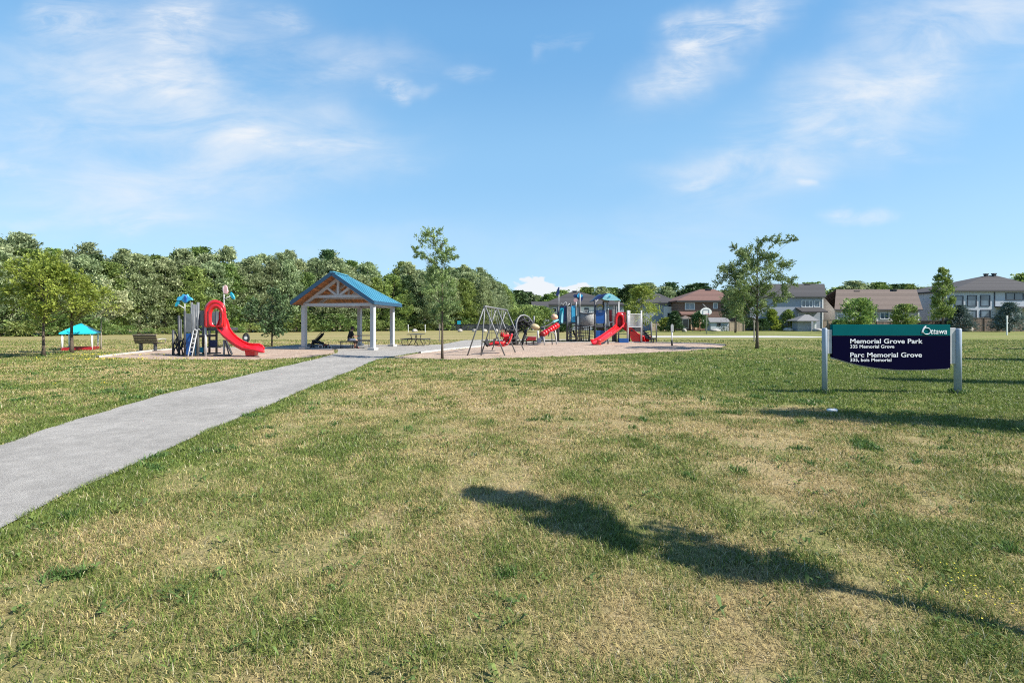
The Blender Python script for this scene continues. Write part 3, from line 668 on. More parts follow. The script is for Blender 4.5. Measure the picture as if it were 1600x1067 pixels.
limb_tree('locust_tree', 'slender young tree with a thin open crown left of the swing set', 'tree', G(691, 560.5), 5.3, CL690, 20.35, 'locust', .10, .38, 400, .75, 1, .05, rs=1.1)
limb_tree('locust_tree', 'young leafy tree with a broad crown rising against the sky right of the playground', 'tree', G(1183, 545), 6.3, CL1183, 27.9, 'locust', .13, .40, 560, 1.5, 2, .085, split=.26, rs=1.25)
def ellcl(cx, cy, rx, ry, n, r0, r1, seed, cut=None):
    rg = random.Random(seed); out = []
    while len(out) < n:
        a, b = rg.uniform(-1, 1), rg.uniform(-1, 1)
        if a * a + b * b > 1: continue
        if cut and cut(a, b): continue
        out.append((cx + a * rx, cy + b * ry, rg.uniform(r0, r1)))
    return out
limb_tree('young_maple', 'bright green young tree with a wide low crown at the left edge of the lawn', 'tree', G(68, 557.5), 4.7, ellcl(66, 452, 78, 38, 64, 10, 15, 1) + ellcl(62, 424, 48, 24, 22, 8, 12, 11), 21.5, 'bright', .12, .55, 140, 1.3, 3, .06, split=.25, flat=.8)
limb_tree('young_maple', 'bright green young tree on a dark leaning stem beside the sandbox shelter', 'tree', G(112, 551.3), 3.9, ellcl(124, 466, 40, 25, 26, 8, 11, 2) + ellcl(114, 446, 22, 18, 7, 7, 10, 12), 24.2, 'yellowg', .12, .55, 130, 1.0, 4, .08, split=.3, flat=.8)
limb_tree('ornamental_tree', 'small pale cream leaved tree behind the sandbox shelter', 'tree', G(158, 546), 3.6, ellcl(172, 466, 24, 26, 26, 8, 12, 6), 27.3, 'cream', .13, .5, 150, .7, 5, .035, 'paleb', split=.4)
limb_tree('young_field_tree', 'small dark crowned young tree on a thin trunk in the field left of the pavilion', 'tree', G(425, 541), 4.2, ellcl(424, 490, 28, 34, 30, 9, 13, 9), 31.0, 'dark', .17, .5, 130, 1.0, 6, .05, split=.3)
limb_tree('young_field_tree', 'young tree whose trunk shows under the broad crown beyond the court', 'tree', G(1149, 520), 6.4, ellcl(1148, 482, 20, 22, 22, 8, 11, 13), 69, 'dark', .3, .5, 120, 1.7, 7, .12, split=.35)

# trees standing just outside the picture on the right; their shadows fall across the lawn
def street_tree(base, h, lean, crown0, r, seed, label):
    rg = np.random.default_rng(seed); base = Vector(base)
    t = thing('street_tree', label, 'tree', base, 'row of young trees along the right side of the lawn')
    near = crown0 >= .5
    P, T, to = crown_points(rg, h, r, h * crown0, PROF['spindle' if near else 'column'], 34 if near else 60, 120 if near else 120, .10 if near else .26, .9)
    P[:, 0] += lean[0] * P[:, 2] / h; P[:, 1] += lean[1] * P[:, 2] / h
    link_mesh('crown', leaves_mesh('street_tree_crown', P, T, .12, .5, to, rg, .2, .5), L_['maple'], t)
    mb = trunk_mb(h, .075 if near else .04, rg, .95, lean, 8, r * .8, crown0); mb.v = [v + base for v in mb.v]; mb.build('trunk', M_['bark'], t)
street_tree((4.85, .78, 0), 4.6, (-.3, 2.15), .50, .36, 21, 'young leaning tree nearest the viewer on the right, its shadow crossing the foreground lawn')
street_tree((9.8, 6.5, 0), 5.0, (0, .1), .22, .27, 22, 'young narrow tree on the right whose shadow falls in front of the park sign')
street_tree((15.5, 11.3, 0), 5.0, (0, 0), .2, .34, 23, 'young narrow tree on the right whose shadow passes behind the park sign')
street_tree((24.0, 18.4, 0), 5.2, (0, 0), .2, .5, 24, 'young narrow tree on the right, second from the far end of its row')
street_tree((33.6, 26.2, 0), 5.2, (0, 0), .2, .55, 25, 'young narrow tree on the right at the far end of its row')

def plant(name, label, cat, px, py, ptop, wpx, kind, lm, ncl, per, leaf, asp, seed, group=None, base=.06, up=.6, flat=0, bark='bark', spread=None):
    p = G(px, py); d = p.y; h = Z(ptop, d); r = wpx / 2 / F * d
    t = make_tree(name, label, cat, kind, h, r, h * base, ncl, per, leaf, asp, lm, seed, group, spread or r * .22, up, h * .016, bark, flat)
    t.location = p; return t
plant('columnar_tree', 'tall narrow poplar behind the right end of the park sign', 'tree', 1473, 518, 420, 25, 'column', 'maple', 100, 60, .32, .5, 31, base=.12, up=1.2)
plant('round_bush', 'dense leafy tree behind the left half of the park sign', 'tree', 1340, 520, 468, 38, 'round', 'maple', 80, 60, .34, .5, 32, base=.12)
plant('small_tree', 'small light green tree in front of the brown roofed bungalow', 'tree', 1414, 520, 477, 28, 'round', 'maple', 60, 60, .30, .5, 33, base=.2)
plant('young_evergreen', 'yellow green conical shrub left of the pair by the blue grey house', 'shrub', 1206, 517, 484, 26, 'cone', 'bright', 60, 55, .30, .5, 34, up=.8)
plant('young_evergreen', 'green conical shrub in front of the garden shed of the blue grey house', 'shrub', 1232, 517, 485, 26, 'cone', 'maple', 60, 55, .30, .5, 35, up=.8)
plant('spruce_tree', 'blue green spruce at the right end of the park sign', 'tree', 1499, 518, 478, 38, 'cone', 'spruce', 120, 60, .34, .28, 36, up=-.1, flat=.6)
plant('spruce_tree', 'bluish spruce behind the white marker post on the far right', 'tree', 1577, 519, 474, 40, 'cone', 'spruce', 130, 60, .34, .28, 37, up=-.1, flat=.6)
plant('spruce_tree', 'dark spruce just right of the playground stairs near the brown brick house', 'tree', 1054, 518.5, 487, 24, 'cone', 'dark', 100, 55, .32, .3, 38, up=-.1, flat=.6)
plant('weeping_tree', 'light green tree with drooping branches behind the playground slides', 'tree', 1003, 522, 448, 46, 'dome', 'yellowg', 80, 52, .30, .4, 39, base=.2, up=-.5)
plant('garden_tree', 'dark leafy tree behind the basketball hoop beside the brick house', 'tree', 1094, 518, 487, 22, 'round', 'dark', 50, 50, .3, .5, 40, base=.2)
plant('garden_tree', 'bushy tree at the left corner of the grey house behind the playground', 'tree', 845, 519, 480, 34, 'round', 'maple', 70, 60, .32, .5, 41, base=.15)
plant('garden_tree', 'leafy bush behind the swing set at the end of the wood', 'tree', 818, 520, 478, 40, 'round', 'maple', 70, 60, .32, .5, 42, base=.1)
plant('garden_shrub', 'low round shrub at the foot of the grey house left of the stairs', 'shrub', 1040, 518, 497, 22, 'dome', 'yellowg', 40, 50, .3, .5, 43)
plant('garden_shrub', 'dark low shrub under the left part of the playground', 'shrub', 880, 519, 503, 26, 'dome', 'dark', 40, 50, .3, .5, 44)
plant('garden_shrub', 'dark low shrub along the yard behind the middle of the playground', 'shrub', 950, 519, 504, 40, 'dome', 'dark', 50, 50, .3, .5, 45)
plant('garden_shrub', 'shrub by the low balcony house left of the park sign', 'shrub', 1313, 518, 500, 22, 'dome', 'shrub', 40, 50, .3, .5, 46)
for k, (px, wd, top, lab) in enumerate([(1122, 26, 503, 'low hedge plant left of the far young trunk in the yards'), (1165, 34, 497, 'dark hedge plant right of the far young trunk in the yards'), (1190, 26, 499, 'dark hedge plant next to the yellow green conical shrub')]):
    plant('hedge_plant', lab, 'shrub', px, 517, top, wd, 'dome', 'dark', 45, 50, .3, .5, 47 + k)

# yellow flowers in the lawn
def flowers():
    rg = np.random.default_rng(3); pts = []
    for (px, py, sx, sy, n) in [(1495, 925, .22, .16, 60), (1545, 945, .16, .14, 40), (190, 555.5, 2.0, .25, 200), (150, 563, 1.6, .3, 110), (225, 561.5, 2.2, .22, 160), (180, 600, .8, .3, 40)]:
        c = G(px, py); pts.append(np.stack([rg.normal(c.x, sx, n), rg.normal(c.y, sy, n), .045 + rg.random(n) * .03], 1))
    P = np.concatenate(pts); n = len(P); d = P[:, 1]; s = (.005 + .0011 * np.maximum(0, d - 3))[:, None]
    T = rg.normal(0, 1, (n, 3)); T[:, 2] *= .3
    T /= np.linalg.norm(T, axis=1)[:, None]; S = np.cross(T, np.array([0, 0, 1.]) + rg.normal(0, .3, (n, 3))); S /= np.linalg.norm(S, axis=1)[:, None]
    V = np.stack([P - T * s, P + S * s, P + T * s, P - S * s], 1).reshape(-1, 3)
    me = np_mesh('yellow_flowers', V, np.arange(n * 4).reshape(-1, 4), 4)
    tag(link_mesh('yellow_flowers', me, mat('yellow_petals', (.60, .50, .03), .7, .1)), 'tiny yellow flowers scattered through the lawn', 'flowers', kind='stuff')
flowers()
# ------------------------------------------------------------------ park sign
def text_mesh(s, name, m, parent, x0, z0, y, width=None, height=None, bold=.0, shear=0, depth=.004):
    cu = bpy.data.curves.new(name, 'FONT'); cu.body = s; cu.size = 1; cu.offset = bold; cu.shear = shear; cu.extrude = .01; cu.space_character = 1.02
    o = bpy.data.objects.new(name, cu); COL.objects.link(o); bpy.context.view_layer.update()
    me = bpy.data.meshes.new_from_object(o.evaluated_get(bpy.context.evaluated_depsgraph_get())); bpy.data.objects.remove(o)
    co = np.zeros(len(me.vertices) * 3); me.vertices.foreach_get('co', co); co = co.reshape(-1, 3)
    xm, xM = co[:, 0].min(), co[:, 0].max(); sx = width / (xM - xm); sz = height / .72 if height else sx
    org = ORG[parent]
    out = np.stack([x0 + (co[:, 0] - xm) * sx - org.x, y + np.where(co[:, 2] > 0, -depth, .001) - org.y, z0 + co[:, 1] * sz - org.z], 1)
    me.vertices.foreach_set('co', out.astype(np.float32).ravel()); me.update(); me.materials.clear()
    return link_mesh(name, me, m, parent)
def park_sign():
    d = 10.45; s = d / F
    t = thing('park_sign', 'navy and teal park name sign on two grey posts in the grass', 'sign', (X(1390, d), d, 0))
    fy = d - .045
    M_['signteal'] = mat('teal_sign_paint', (.002, .105, .115), .85, .04, 2, spec=.03); M_['signnavy'] = mat('navy_sign_paint', (.0025, .0025, .020), .9, .05, 2, spec=.02)
    M_['lettering'] = mat('white_lettering', (.80, .80, .84), .5, .02)
    zt, zm = Z(507, d), Z(524.3, d); xl, xr = X(1299, d), X(1482, d)
    MB().prism([(xl, fy, zm), (xr, fy, zm), (xr, fy, zt), (xl, fy, zt)], (0, .09, 0)).build('header_panel', M_['signteal'], t, bevel=.004)
    curve = [(1299, 558), (1310, 561.2), (1325, 565.6), (1342, 569.8), (1360, 573), (1380, 575.6), (1400, 577), (1420, 577.3), (1440, 577.0), (1462, 576.2), (1482, 574.8)]
    poly = [(xr, fy, zm - .003), (xl, fy, zm - .003)] + [(X(a, d), fy, Z(b, d)) for a, b in curve]
    pn = MB().prism(poly, (0, .09, 0)).build('name_panel', M_['signnavy'], t)
    rim = MB().tube([(X(a, d), fy + .045, Z(b, d) - .012) for a, b in curve], .016, 6); rim.build('panel_edge_trim', M_['lightpost'], t)
    for pxl, w, top, base in ((1288.3, .052, 512.5, 613.5), (1496.5, .068, 513, 615)):
        mb = MB(); x = X(pxl, d); mb.tube([(x, d, -.05), (x, d, Z(top, d) - .02), (x, d, Z(top, d))], [w, w, w * .75], 20); mb.build('post', M_['postgrey'], t)
        MB().tube([(x, d, 0), (x, d, .012)], w * 1.9, 16).build('post_base_plate', M_['galv'], t)
    for a, b, y0, y1 in ((1292, 1298.8, 515, 552.5), (1482.3, 1491.5, 512, 568.5)):
        MB().box((X((a + b) / 2, d), d, Z((y0 + y1) / 2, d)), ((b - a) * s, .05, (y1 - y0) * s)).build('side_bracket', M_['silver'], t, bevel=.004)
    f2 = fy - .001
    for txt, x0, x1, yb, hpx, b in (('Memorial Grove Park', 1326, 1438.5, 536.3, 7.3, .028), ('335 Memorial Grove', 1326, 1394.5, 543.6, 5.1, .034), ('Parc Memorial Grove', 1326, 1437.5, 557.6, 7.3, .028), ('335, bois Memorial', 1326, 1390, 564.4, 5.0, .034)):
        text_mesh(txt, 'lettering', M_['lettering'], pn, X(x0, d), Z(yb, d), f2, (x1 - x0) * s, hpx * s, .013)
    hp = [c for c in t.children if c.name.startswith('header_panel')][0]
    text_mesh('ttawa', 'lettering', M_['lettering'], hp, X(1451.5, d), Z(521.6, d), f2, 25 * s, 8.6 * s, .006, .22)
    lg = MB(); cx, cz, rr = X(1445, d), Z(517.2, d), 5.0 * s
    ring = [(cx + math.cos(a) * rr * 1.15, f2 - .003, cz + math.sin(a) * rr) for a in np.linspace(R(150), R(-205), 26)]
    lg.tube(ring, [.004 + .006 * math.sin(math.pi * i / 25) for i in range(26)], 6)
    for k, (q, th) in enumerate(((0, .009), (.7, .007), (1.4, .006))):
        arc = [(cx + s * (-7.6 + q * 1.3 + (1 - math.cos(u)) * (8 - q * 1.6)), f2 - .003, cz + s * (-3.4 + q * .6 + math.sin(u) * (11.4 - q * 2.6))) for u in np.linspace(0, R(80), 10)]
        lg.tube(arc, [th * (.35 + .65 * math.sin(math.pi * (i + 1) / 11)) for i in range(10)], 6)
    lg.build('emblem', M_['lettering'], hp)
park_sign()
p = G(1301, 643); MB().ell((p.x, p.y, .02), (.10, .07, .035), 10, 6, None, .15, 2).build('stone', M_['white'], None, (p.x, p.y, 0))
st = [o for o in COL.objects if o.name == 'stone'][0]; tag(st, 'small pale stone lying in the grass in front of the park sign', 'stone')

# ------------------------------------------------------------------ pavilion
def pavilion():
    q = R(5)
    nr = Vector((-7.62, 26.5, 0)); gx = Vector((-math.cos(q), math.sin(q), 0)); dy = Vector((math.sin(q) * .2, 1, 0)).normalized()
    Wd, Dp, Hh = 4.15, 4.0, 2.5
    nl = nr + gx * Wd + Vector((0, .5, 0)); br = nr + dy * Dp; bl = Vector((X(562, 31.5), 31.5, 0))
    t = thing('pavilion', 'open picnic pavilion with blue metal roof, timber ceiling and pale square posts', 'pavilion', ((nr + nl) / 2))
    M_['pavpost'] = mat('pale_grey_paint', (.42, .435, .45), .55, .05, 4)
    for p in (nl, nr, br, bl):
        MB().box(p + Vector((0, 0, Hh / 2)), (.225, .225, Hh), Matrix.Rotation(R(-18), 3, 'Z')).build('post', M_['pavpost'], t, bevel=.008)
        MB().box(p + Vector((0, 0, .07)), (.42, .42, .14), Matrix.Rotation(R(-18), 3, 'Z')).build('post_footing', M_['concrete'], t, bevel=.01)
    ob = .5
    A = nl + gx * ob + Vector((0, -ob - .1, 0)); B = nr - gx * ob * .35 + Vector((0, -ob, 0)); Cc = br - gx * ob * .9 + dy * ob; D = A + (Cc - B) + Vector((0, .3, 0))
    ez = 2.53; rz = 4.13
    for v in (A, B, Cc, D): v.z = ez
    Rf = (A + B) / 2 + dy * .0; Rf.z = rz; Rb = Rf + dy * 2.3; Rb.z = rz
    th = Vector((0, 0, .13))
    rf = MB(); e = Vector((0, 0, .0))
    for poly in ([B, Cc, Rb, Rf], [D, A, Rf, Rb], [Cc, D, Rb]): rf.prism([v + Vector((0, 0, .014)) for v in poly], th)
    roof = rf.build('roof', M_['roofblue'], t)
    sm = MB()
    for a, b in ((Rf, Rb),): sm.bar(a + th * 1.25, b + th * 1.25, .22, .05)
    for a, b in ((Rb, Cc), (Rb, D)): sm.bar(a + th * 1.2, b + th * 1.2, .14, .04)
    n = 11
    for i in range(1, n):
        u = i / n; a = B.lerp(Cc, u); tt = u * (Cc - B).length
        b_ = Rf.lerp(Rb, min(1, tt / 2.3)) if tt <= 2.3 else Rb.lerp(Cc, (tt - 2.3) / ((Cc - B).length - 2.3))
        sm.bar(a + th * 1.18, b_ + th * 1.18, .03, .045)
    sm.build('standing_seam', M_['roofblue'], roof)
    so_ = MB()
    for poly in ([B, Cc, Rb, Rf], [D, A, Rf, Rb], [Cc, D, Rb]): so_.prism([v + Vector((0, 0, .008)) for v in poly], (0, 0, -.02))
    so_.build('timber_ceiling', M_['wood'], t)
    M_['fasciab'] = mat('dark_blue_fascia', (.02, .07, .13), .5, .1)
    fa = MB()
    for a, b in ((A, Rf), (Rf, B), (B, Cc), (Cc, D), (D, A)):
        if a is D: continue
        off = Vector((0, -.03, 0)) if b in (Rf, B) else Vector((.03, 0, 0)) if b is Cc else Vector((0, .03, 0))
        fa.bar(a + th * .5 + off, b + th * .5 + off, .05, .2)
    fa.bar(D + th * .5 - Vector((.03, 0, 0)), A + th * .5 - Vector((.03, 0, 0)), .05, .2)
    fa.build('fascia', M_['fasciab'], t)
    bm_ = MB()
    zt = Vector((0, 0, Hh - .02))
    for a, b in ((nl, nr), (nr, br), (br, bl + Vector((0, .2, 0))), (nl, bl)): bm_.bar(a + zt + Vector((0, 0, .03)), b + zt + Vector((0, 0, .03)), .18, .16)
    bm_.build('perimeter_beam', M_['pavpost'], t)
    for k in range(2):
        off = dy * (k * 1.7 + .05); a = nl + off; b = nr + off; c = (a + b) / 2; tr = MB()
        a = a + Vector((0, 0, Hh + .05)); b = b + Vector((0, 0, Hh + .05)); ap = Vector((c.x, c.y, rz - .17))
        tr.bar(a, ap, .12, .14); tr.bar(ap - Vector((0, .004, 0)), b, .12, .14)
        p0, p1 = a.lerp(ap, .30), b.lerp(ap, .30); m = (p0 + p1) / 2 - Vector((0, .01, 0))
        tr.bar(p0, p1, .11, .15); tr.bar(m - Vector((0, .012, 0)), ap - Vector((0, .012, 0)), .12, .15)
        tr.bar(m, a.lerp(ap, .66), .09, .12); tr.bar(m - Vector((0, .004, 0)), b.lerp(ap, .66), .09, .12)
        tr.build('truss', M_['pavpost'], t)
pavilion()

# ------------------------------------------------------------------ picnic tables, bench, stroller
def picnic_table(loc, L, label, rz, group=None):
    loc = Vector(loc); t = thing('picnic_table', label, 'picnic table', loc, group); Q = Matrix.Rotation(rz, 3, 'Z')
    w = lambda x, y, z: loc + Q @ Vector((x, y, z))
    M_['tablemesh'] = M_.get('tablemesh') or mat('black_coated_steel', (.03, .03, .034), .5, .2, 15)
    MB().box(w(0, 0, .75), (L, .72, .04), Q).build('tabletop', M_['tablemesh'], t, bevel=.01)
    for s in (-1, 1): MB().box(w(0, s * .66, .45), (L, .27, .035), Q).build('seat', M_['tablemesh'], t, bevel=.01)
    for s in (-1, 1):
        x = s * (L / 2 - .25); f = MB()
        for y in (-1, 1): f.tube([w(x, y * .18, .73), w(x, y * .10, .40), w(x, y * .34, .0)], .024, 8)
        f.tube([w(x, -.78, .42), w(x, -.74, .43), w(x, .74, .43), w(x, .78, .42)], .022, 8)
        for y in (-1, 1): f.tube([w(x, y * .76, .43), w(x, y * .80, .2), w(x, y * .70, .015), w(x, y * .5, .015)], .02, 8)
        f.build('leg_frame', M_['tablemesh'], t)
    return t
p = G(563, 546); picnic_table((X(566, 28.6), 28.6, 0), 1.5, 'black steel picnic table under the pavilion roof', R(8), 'black picnic tables')
picnic_table((X(650, 31.5), 31.5, 0), 1.4, 'black steel picnic table standing in the open right of the pavilion', R(80), 'black picnic tables')
def bench():
    p = Vector((X(229, 25.6), 25.6, 0)); t = thing('park_bench', 'brown slatted park bench seen from behind at the mulch edge', 'bench', p)
    Q = Matrix.Rotation(R(-4), 3, 'Z'); w = lambda x, y, z: p + Q @ Vector((x, y, z)); L = 1.28
    b = MB()
    for k in range(5): b.box(w(0, -.02 - .028 * k, .46 + .088 * k), (L, .03, .072), Q @ Matrix.Rotation(R(17), 3, 'X'))
    b.build('backrest', M_['brownbench'], t)
    s = MB()
    for k in range(4): s.box(w(0, .07 + .105 * k, .43), (L, .09, .035), Q)
    s.build('seat', M_['brownbench'], t)
    tr = MB(); tr.box(w(0, -.145, .875), (L + .05, .05, .05), Q); tr.build('top_rail', M_['paleb'], t)
    for sx in (-1, 1):
        l = MB(); x = sx * .40; l.box(w(x, .1, .205), (.1, .12, .41), Q); l.box(w(x, .2, .015), (.12, .5, .03), Q); l.box(w(x, .2, .40), (.06, .45, .03), Q); l.build('leg', M_['dark'], t)
    a = MB(); x = .66
    a.tube([w(x, -.08, .62), w(x + .05, .2, .66), w(x + .05, .44, .64), w(x, .46, .44)], .02, 8); a.build('armrest', M_['lightpost'], t)
bench()
def wheel(c, r, w, ax, parent, tyre, rim, name='wheel'):
    ax = Vector(ax).normalized(); u = ax.cross(Vector((0, 0, 1))).normalized(); v = ax.cross(u); c = Vector(c)
    ring = MB().tube([c + (u * math.cos(a) + v * math.sin(a)) * (r - w / 2) for a in np.linspace(0, 2 * math.pi, 19)[:-1]], w / 2, 8, False, True)
    o = ring.build(name, tyre, parent)
    h = MB().tube([c - ax * w * .35, c + ax * w * .35], r * .62, 14)
    h.build('hub', rim, o); return o
def stroller():
    p = Vector((X(497, 28.6), 28.6, 0)); t = thing('baby_stroller', 'black baby stroller with folded hood under the left side of the pavilion', 'stroller', p)
    w = lambda x, y, z: p + Vector((x, y, z)); K = M_['blackcloth']
    for s in (-1, 1):
        f = MB(); y = s * .22
        f.tube([w(-.42, y, .16), w(-.1, y, .52), w(.26, y, .93), w(.30, y, .98)], .018, 8); f.tube([w(.34, y, .12), w(.1, y, .34), w(-.12, y, .5)], .018, 8); f.build('frame', M_['dark'], t)
    MB().tube([w(.29, -.22, .97), w(.33, -.1, 1.0), w(.33, .1, 1.0), w(.29, .22, .97)], .024, 8).build('handle', M_['black'], t)
    rows = []
    for i in range(7):
        u = i / 6; a = (-.34 + .60 * u, .3 + .58 * u); b_ = .1 * math.sin(math.pi * u)
        rows.append([w(a[0] - .0 + b_ * .8, y, a[1] + b_ * (1 - abs(y) / .22) * 1.2) for y in (-.2, -.1, 0, .1, .2)])
    MB().grid(rows, (.03, 0, -.05)).build('hood', K, t)
    MB().prism([w(-.3, -.18, .30), w(.28, -.18, .22), w(.3, -.18, .34), w(-.05, -.18, .42), w(-.3, -.18, .5)], (0, .36, 0)).build('seat', K, t, bevel=.02)
    MB().box(w(.05, 0, .16), (.5, .3, .12)).build('basket', M_['greyp'], t, bevel=.02)
    for x, y, r in ((-.42, -.25, .15), (-.42, .25, .15), (.36, -.2, .12), (.36, .2, .12)): wheel(w(x, y, r), r, .05, (0, 1, 0), t, M_['black'], M_['greyp'])
    p2 = Vector((X(508, 27.3), 27.3, 0)); t2 = thing('toy_tricycle', 'small child ride-on trike with pale wheels in front of the stroller', 'tricycle', p2); w = lambda x, y, z: p2 + Vector((x, y, z))
    for x, y, r in ((-.2, -.14, .15), (-.2, .14, .15), (.26, 0, .12)): wheel(w(x, y, r), r, .05, (.25, 1, 0), t2, M_['lightpost'], M_['dark'])
    MB().tube([w(-.2, 0, .16), w(0, 0, .24), w(.2, 0, .28), w(.26, 0, .14)], .022, 8).build('frame', M_['rail'], t2)
    MB().ell(w(-.1, 0, .29), (.13, .1, .035)).build('seat', M_['black'], t2)
    MB().tube([w(.2, 0, .28), w(.17, 0, .38), w(.15, -.14, .4), w(.15, .14, .4)], .014, 6).build('handlebar', M_['black'], t2)
stroller()

# ------------------------------------------------------------------ people
def skin_body(name, joints, edges, m, parent, root=0, sub=2):
    me = bpy.data.meshes.new(name); o0 = ORG[parent]
    me.from_pydata([tuple(Vector(j[:3]) - o0) for j in joints], edges, [])
    o = bpy.data.objects.new(name, me); COL.objects.link(o)
    sk = o.modifiers.new('skin', 'SKIN'); sk.use_smooth_shade = True; sb = o.modifiers.new('sub', 'SUBSURF'); sb.levels = sub; sb.render_levels = sub
    for i, j in enumerate(joints):
        r = j[3]; me.skin_vertices[0].data[i].radius = (r, r) if not hasattr(r, '__len__') else r
        me.skin_vertices[0].data[i].use_root = (i == root)
    bpy.context.view_layer.update()
    me2 = bpy.data.meshes.new_from_object(o.evaluated_get(bpy.context.evaluated_depsgraph_get())); bpy.data.objects.remove(o)
    me2.materials.clear(); me2.name = name
    for pl in me2.polygons: pl.use_smooth = True
    return link_mesh(name, me2, m, parent)
def person(label, base, rz, spec):
    """spec: joint dict in local metres (x forward, y left); one continuous body, clothing as slightly larger skins over it"""
    base = Vector(base); t = thing('person', label, 'person', base); Q = Matrix.Rotation(rz, 3, 'Z')
    J = {k: base + Q @ Vector(v) for k, v in spec.items()}
    seq = ['pelvis', 'waist', 'chest', 'neck', 'head0', 'head1', 'head2']
    rad = {'pelvis': .115, 'waist': .10, 'chest': .125, 'neck': .05, 'head0': .075, 'head1': .092, 'head2': .06}
    js = []; ix = {}; ed = []
    def add(k, r):
        ix[k] = len(js); js.append((*J[k], r)); return ix[k]
    for k in seq: add(k, rad[k])
    for a, b in zip(seq, seq[1:]): ed.append((ix[a], ix[b]))
    fw = Q @ Vector((1, 0, 0))
    for s in ('l', 'r'):
        for k, r in (('sh', .06), ('el', .042), ('wr', .03), ('pa', (.042, .022))): add(s + k, r)
        ed.extend([(ix['chest'], ix[s + 'sh']), (ix[s + 'sh'], ix[s + 'el']), (ix[s + 'el'], ix[s + 'wr']), (ix[s + 'wr'], ix[s + 'pa'])])
        hd = (J[s + 'pa'] - J[s + 'wr']).normalized(); sd_ = hd.cross(Vector((0, 0, 1))).normalized() if abs(hd.z) < .95 else hd.cross(fw).normalized()
        up_ = sd_.cross(hd)
        for f in range(4):
            off = sd_ * (.03 - .02 * f); k1, k2 = f'{s}f{f}a', f'{s}f{f}b'; ln = (.04, .046, .043, .034)[f]
            J[k1] = J[s + 'pa'] + off + hd * ln - up_ * .004; J[k2] = J[k1] + hd * ln * .7 - up_ * .018
            add(k1, .0095); add(k2, .008); ed.extend([(ix[s + 'pa'], ix[k1]), (ix[k1], ix[k2])])
        J[s + 'th'] = J[s + 'wr'] + hd * .03 + sd_ * .05 - up_ * .015; add(s + 'th', .01); ed.append((ix[s + 'wr'], ix[s + 'th']))
        for k, r in (('hip', .092), ('kn', .06), ('an', .04)): add(s + k, r)
        ed.extend([(ix['pelvis'], ix[s + 'hip']), (ix[s + 'hip'], ix[s + 'kn']), (ix[s + 'kn'], ix[s + 'an'])])
        J[s + 'toe'] = J[s + 'foot']; add(s + 'toe', (.04, .03)); ed.append((ix[s + 'an'], ix[s + 'toe']))
    body = skin_body('body', js, ed, M_['skin'], t)
    hx = J['head1']; up_h = (J['head2'] - J['head0']).normalized(); fh = (fw - up_h * fw.dot(up_h)).normalized(); sdh = up_h.cross(fh)
    fc = MB(); fc.ell(hx + fh * .098 - up_h * .02, (.016, .014, .024), 8, 6)
    for s in (-1, 1): fc.ell(hx + sdh * s * .09, (.014, .02, .03), 8, 6)
    fc.build('nose_and_ears', M_['skin'], body)
    ey = MB()
    for s in (-1, 1): ey.ell(hx + fh * .088 + sdh * s * .033 + up_h * .01, (.011, .011, .009), 8, 6)
    ey.tube([hx + fh * .088 - up_h * .055 - sdh * .022, hx + fh * .094 - up_h * .057, hx + fh * .088 - up_h * .055 + sdh * .022], .005, 5)
    ey.build('eyes_and_mouth', M_['hair'], body)
    def cloth(name, keys, edges, m, pr):
        jj = [(*J[k], pr[k]) for k in keys]; kk = {k: i for i, k in enumerate(keys)}
        return skin_body(name, jj, [(kk[a], kk[b]) for a, b in edges], m, t)
    return t, J, cloth, (hx, fh, sdh, up_h)
def hair_cap(t, h, r=.108, back=.02):
    hx, fh, sd_, up = h; rot = Matrix((fh, sd_, up)).transposed()
    MB().ell(hx - fh * back + up * .028, (r, r * .93, r * 1.0), 14, 10, rot, .03, 3).build('hair', M_['hair'], t)
def shirt(cloth, J, m, sl='wr'):
    keys = ['hem', 'waist', 'chest', 'neckb', 'lsh', 'lel', 'rsh', 'rel']; J['hem'] = J['pelvis'].lerp(J['waist'], .15); J['neckb'] = J['chest'].lerp(J['neck'], .75)
    pr = {'hem': .148, 'waist': .132, 'chest': .15, 'neckb': .07, 'lsh': .08, 'rsh': .08, 'lel': .058, 'rel': .058}
    ed = [('hem', 'waist'), ('waist', 'chest'), ('chest', 'neckb'), ('chest', 'lsh'), ('lsh', 'lel'), ('chest', 'rsh'), ('rsh', 'rel')]
    if sl == 'wr':
        for s in ('l', 'r'): J[s + 'cuff'] = J[s + 'el'].lerp(J[s + 'wr'], .9); keys.append(s + 'cuff'); pr[s + 'cuff'] = .042; ed.append((s + 'el', s + 'cuff'))
    else:
        for s in ('l', 'r'): J[s + 'el2'] = J[s + 'sh'].lerp(J[s + 'el'], .75); keys[keys.index(s + 'el')] = s + 'el2'; pr[s + 'el2'] = .062; ed = [(a, s + 'el2' if b == s + 'el' else b) for a, b in ed]
    cloth('shirt', keys, ed, m, pr)
def trousers(cloth, J, m, short=False):
    keys = ['pelvis', 'hemt']; J['hemt'] = J['pelvis'].lerp(J['waist'], .4); pr = {'pelvis': .135, 'hemt': .13}; ed = [('pelvis', 'hemt')]
    for s in ('l', 'r'):
        if short: J[s + 'end'] = J[s + 'hip'].lerp(J[s + 'kn'], .85); ch = [s + 'hip', s + 'end']; rr = [.112, .09]
        else: J[s + 'end'] = J[s + 'kn'].lerp(J[s + 'an'], .9); ch = [s + 'hip', s + 'kn', s + 'end']; rr = [.112, .08, .062]
        keys += ch; pr.update(dict(zip(ch, rr))); ed.append(('pelvis', ch[0])); ed += list(zip(ch, ch[1:]))
    cloth('shorts' if short else 'trousers', keys, ed, m, pr)
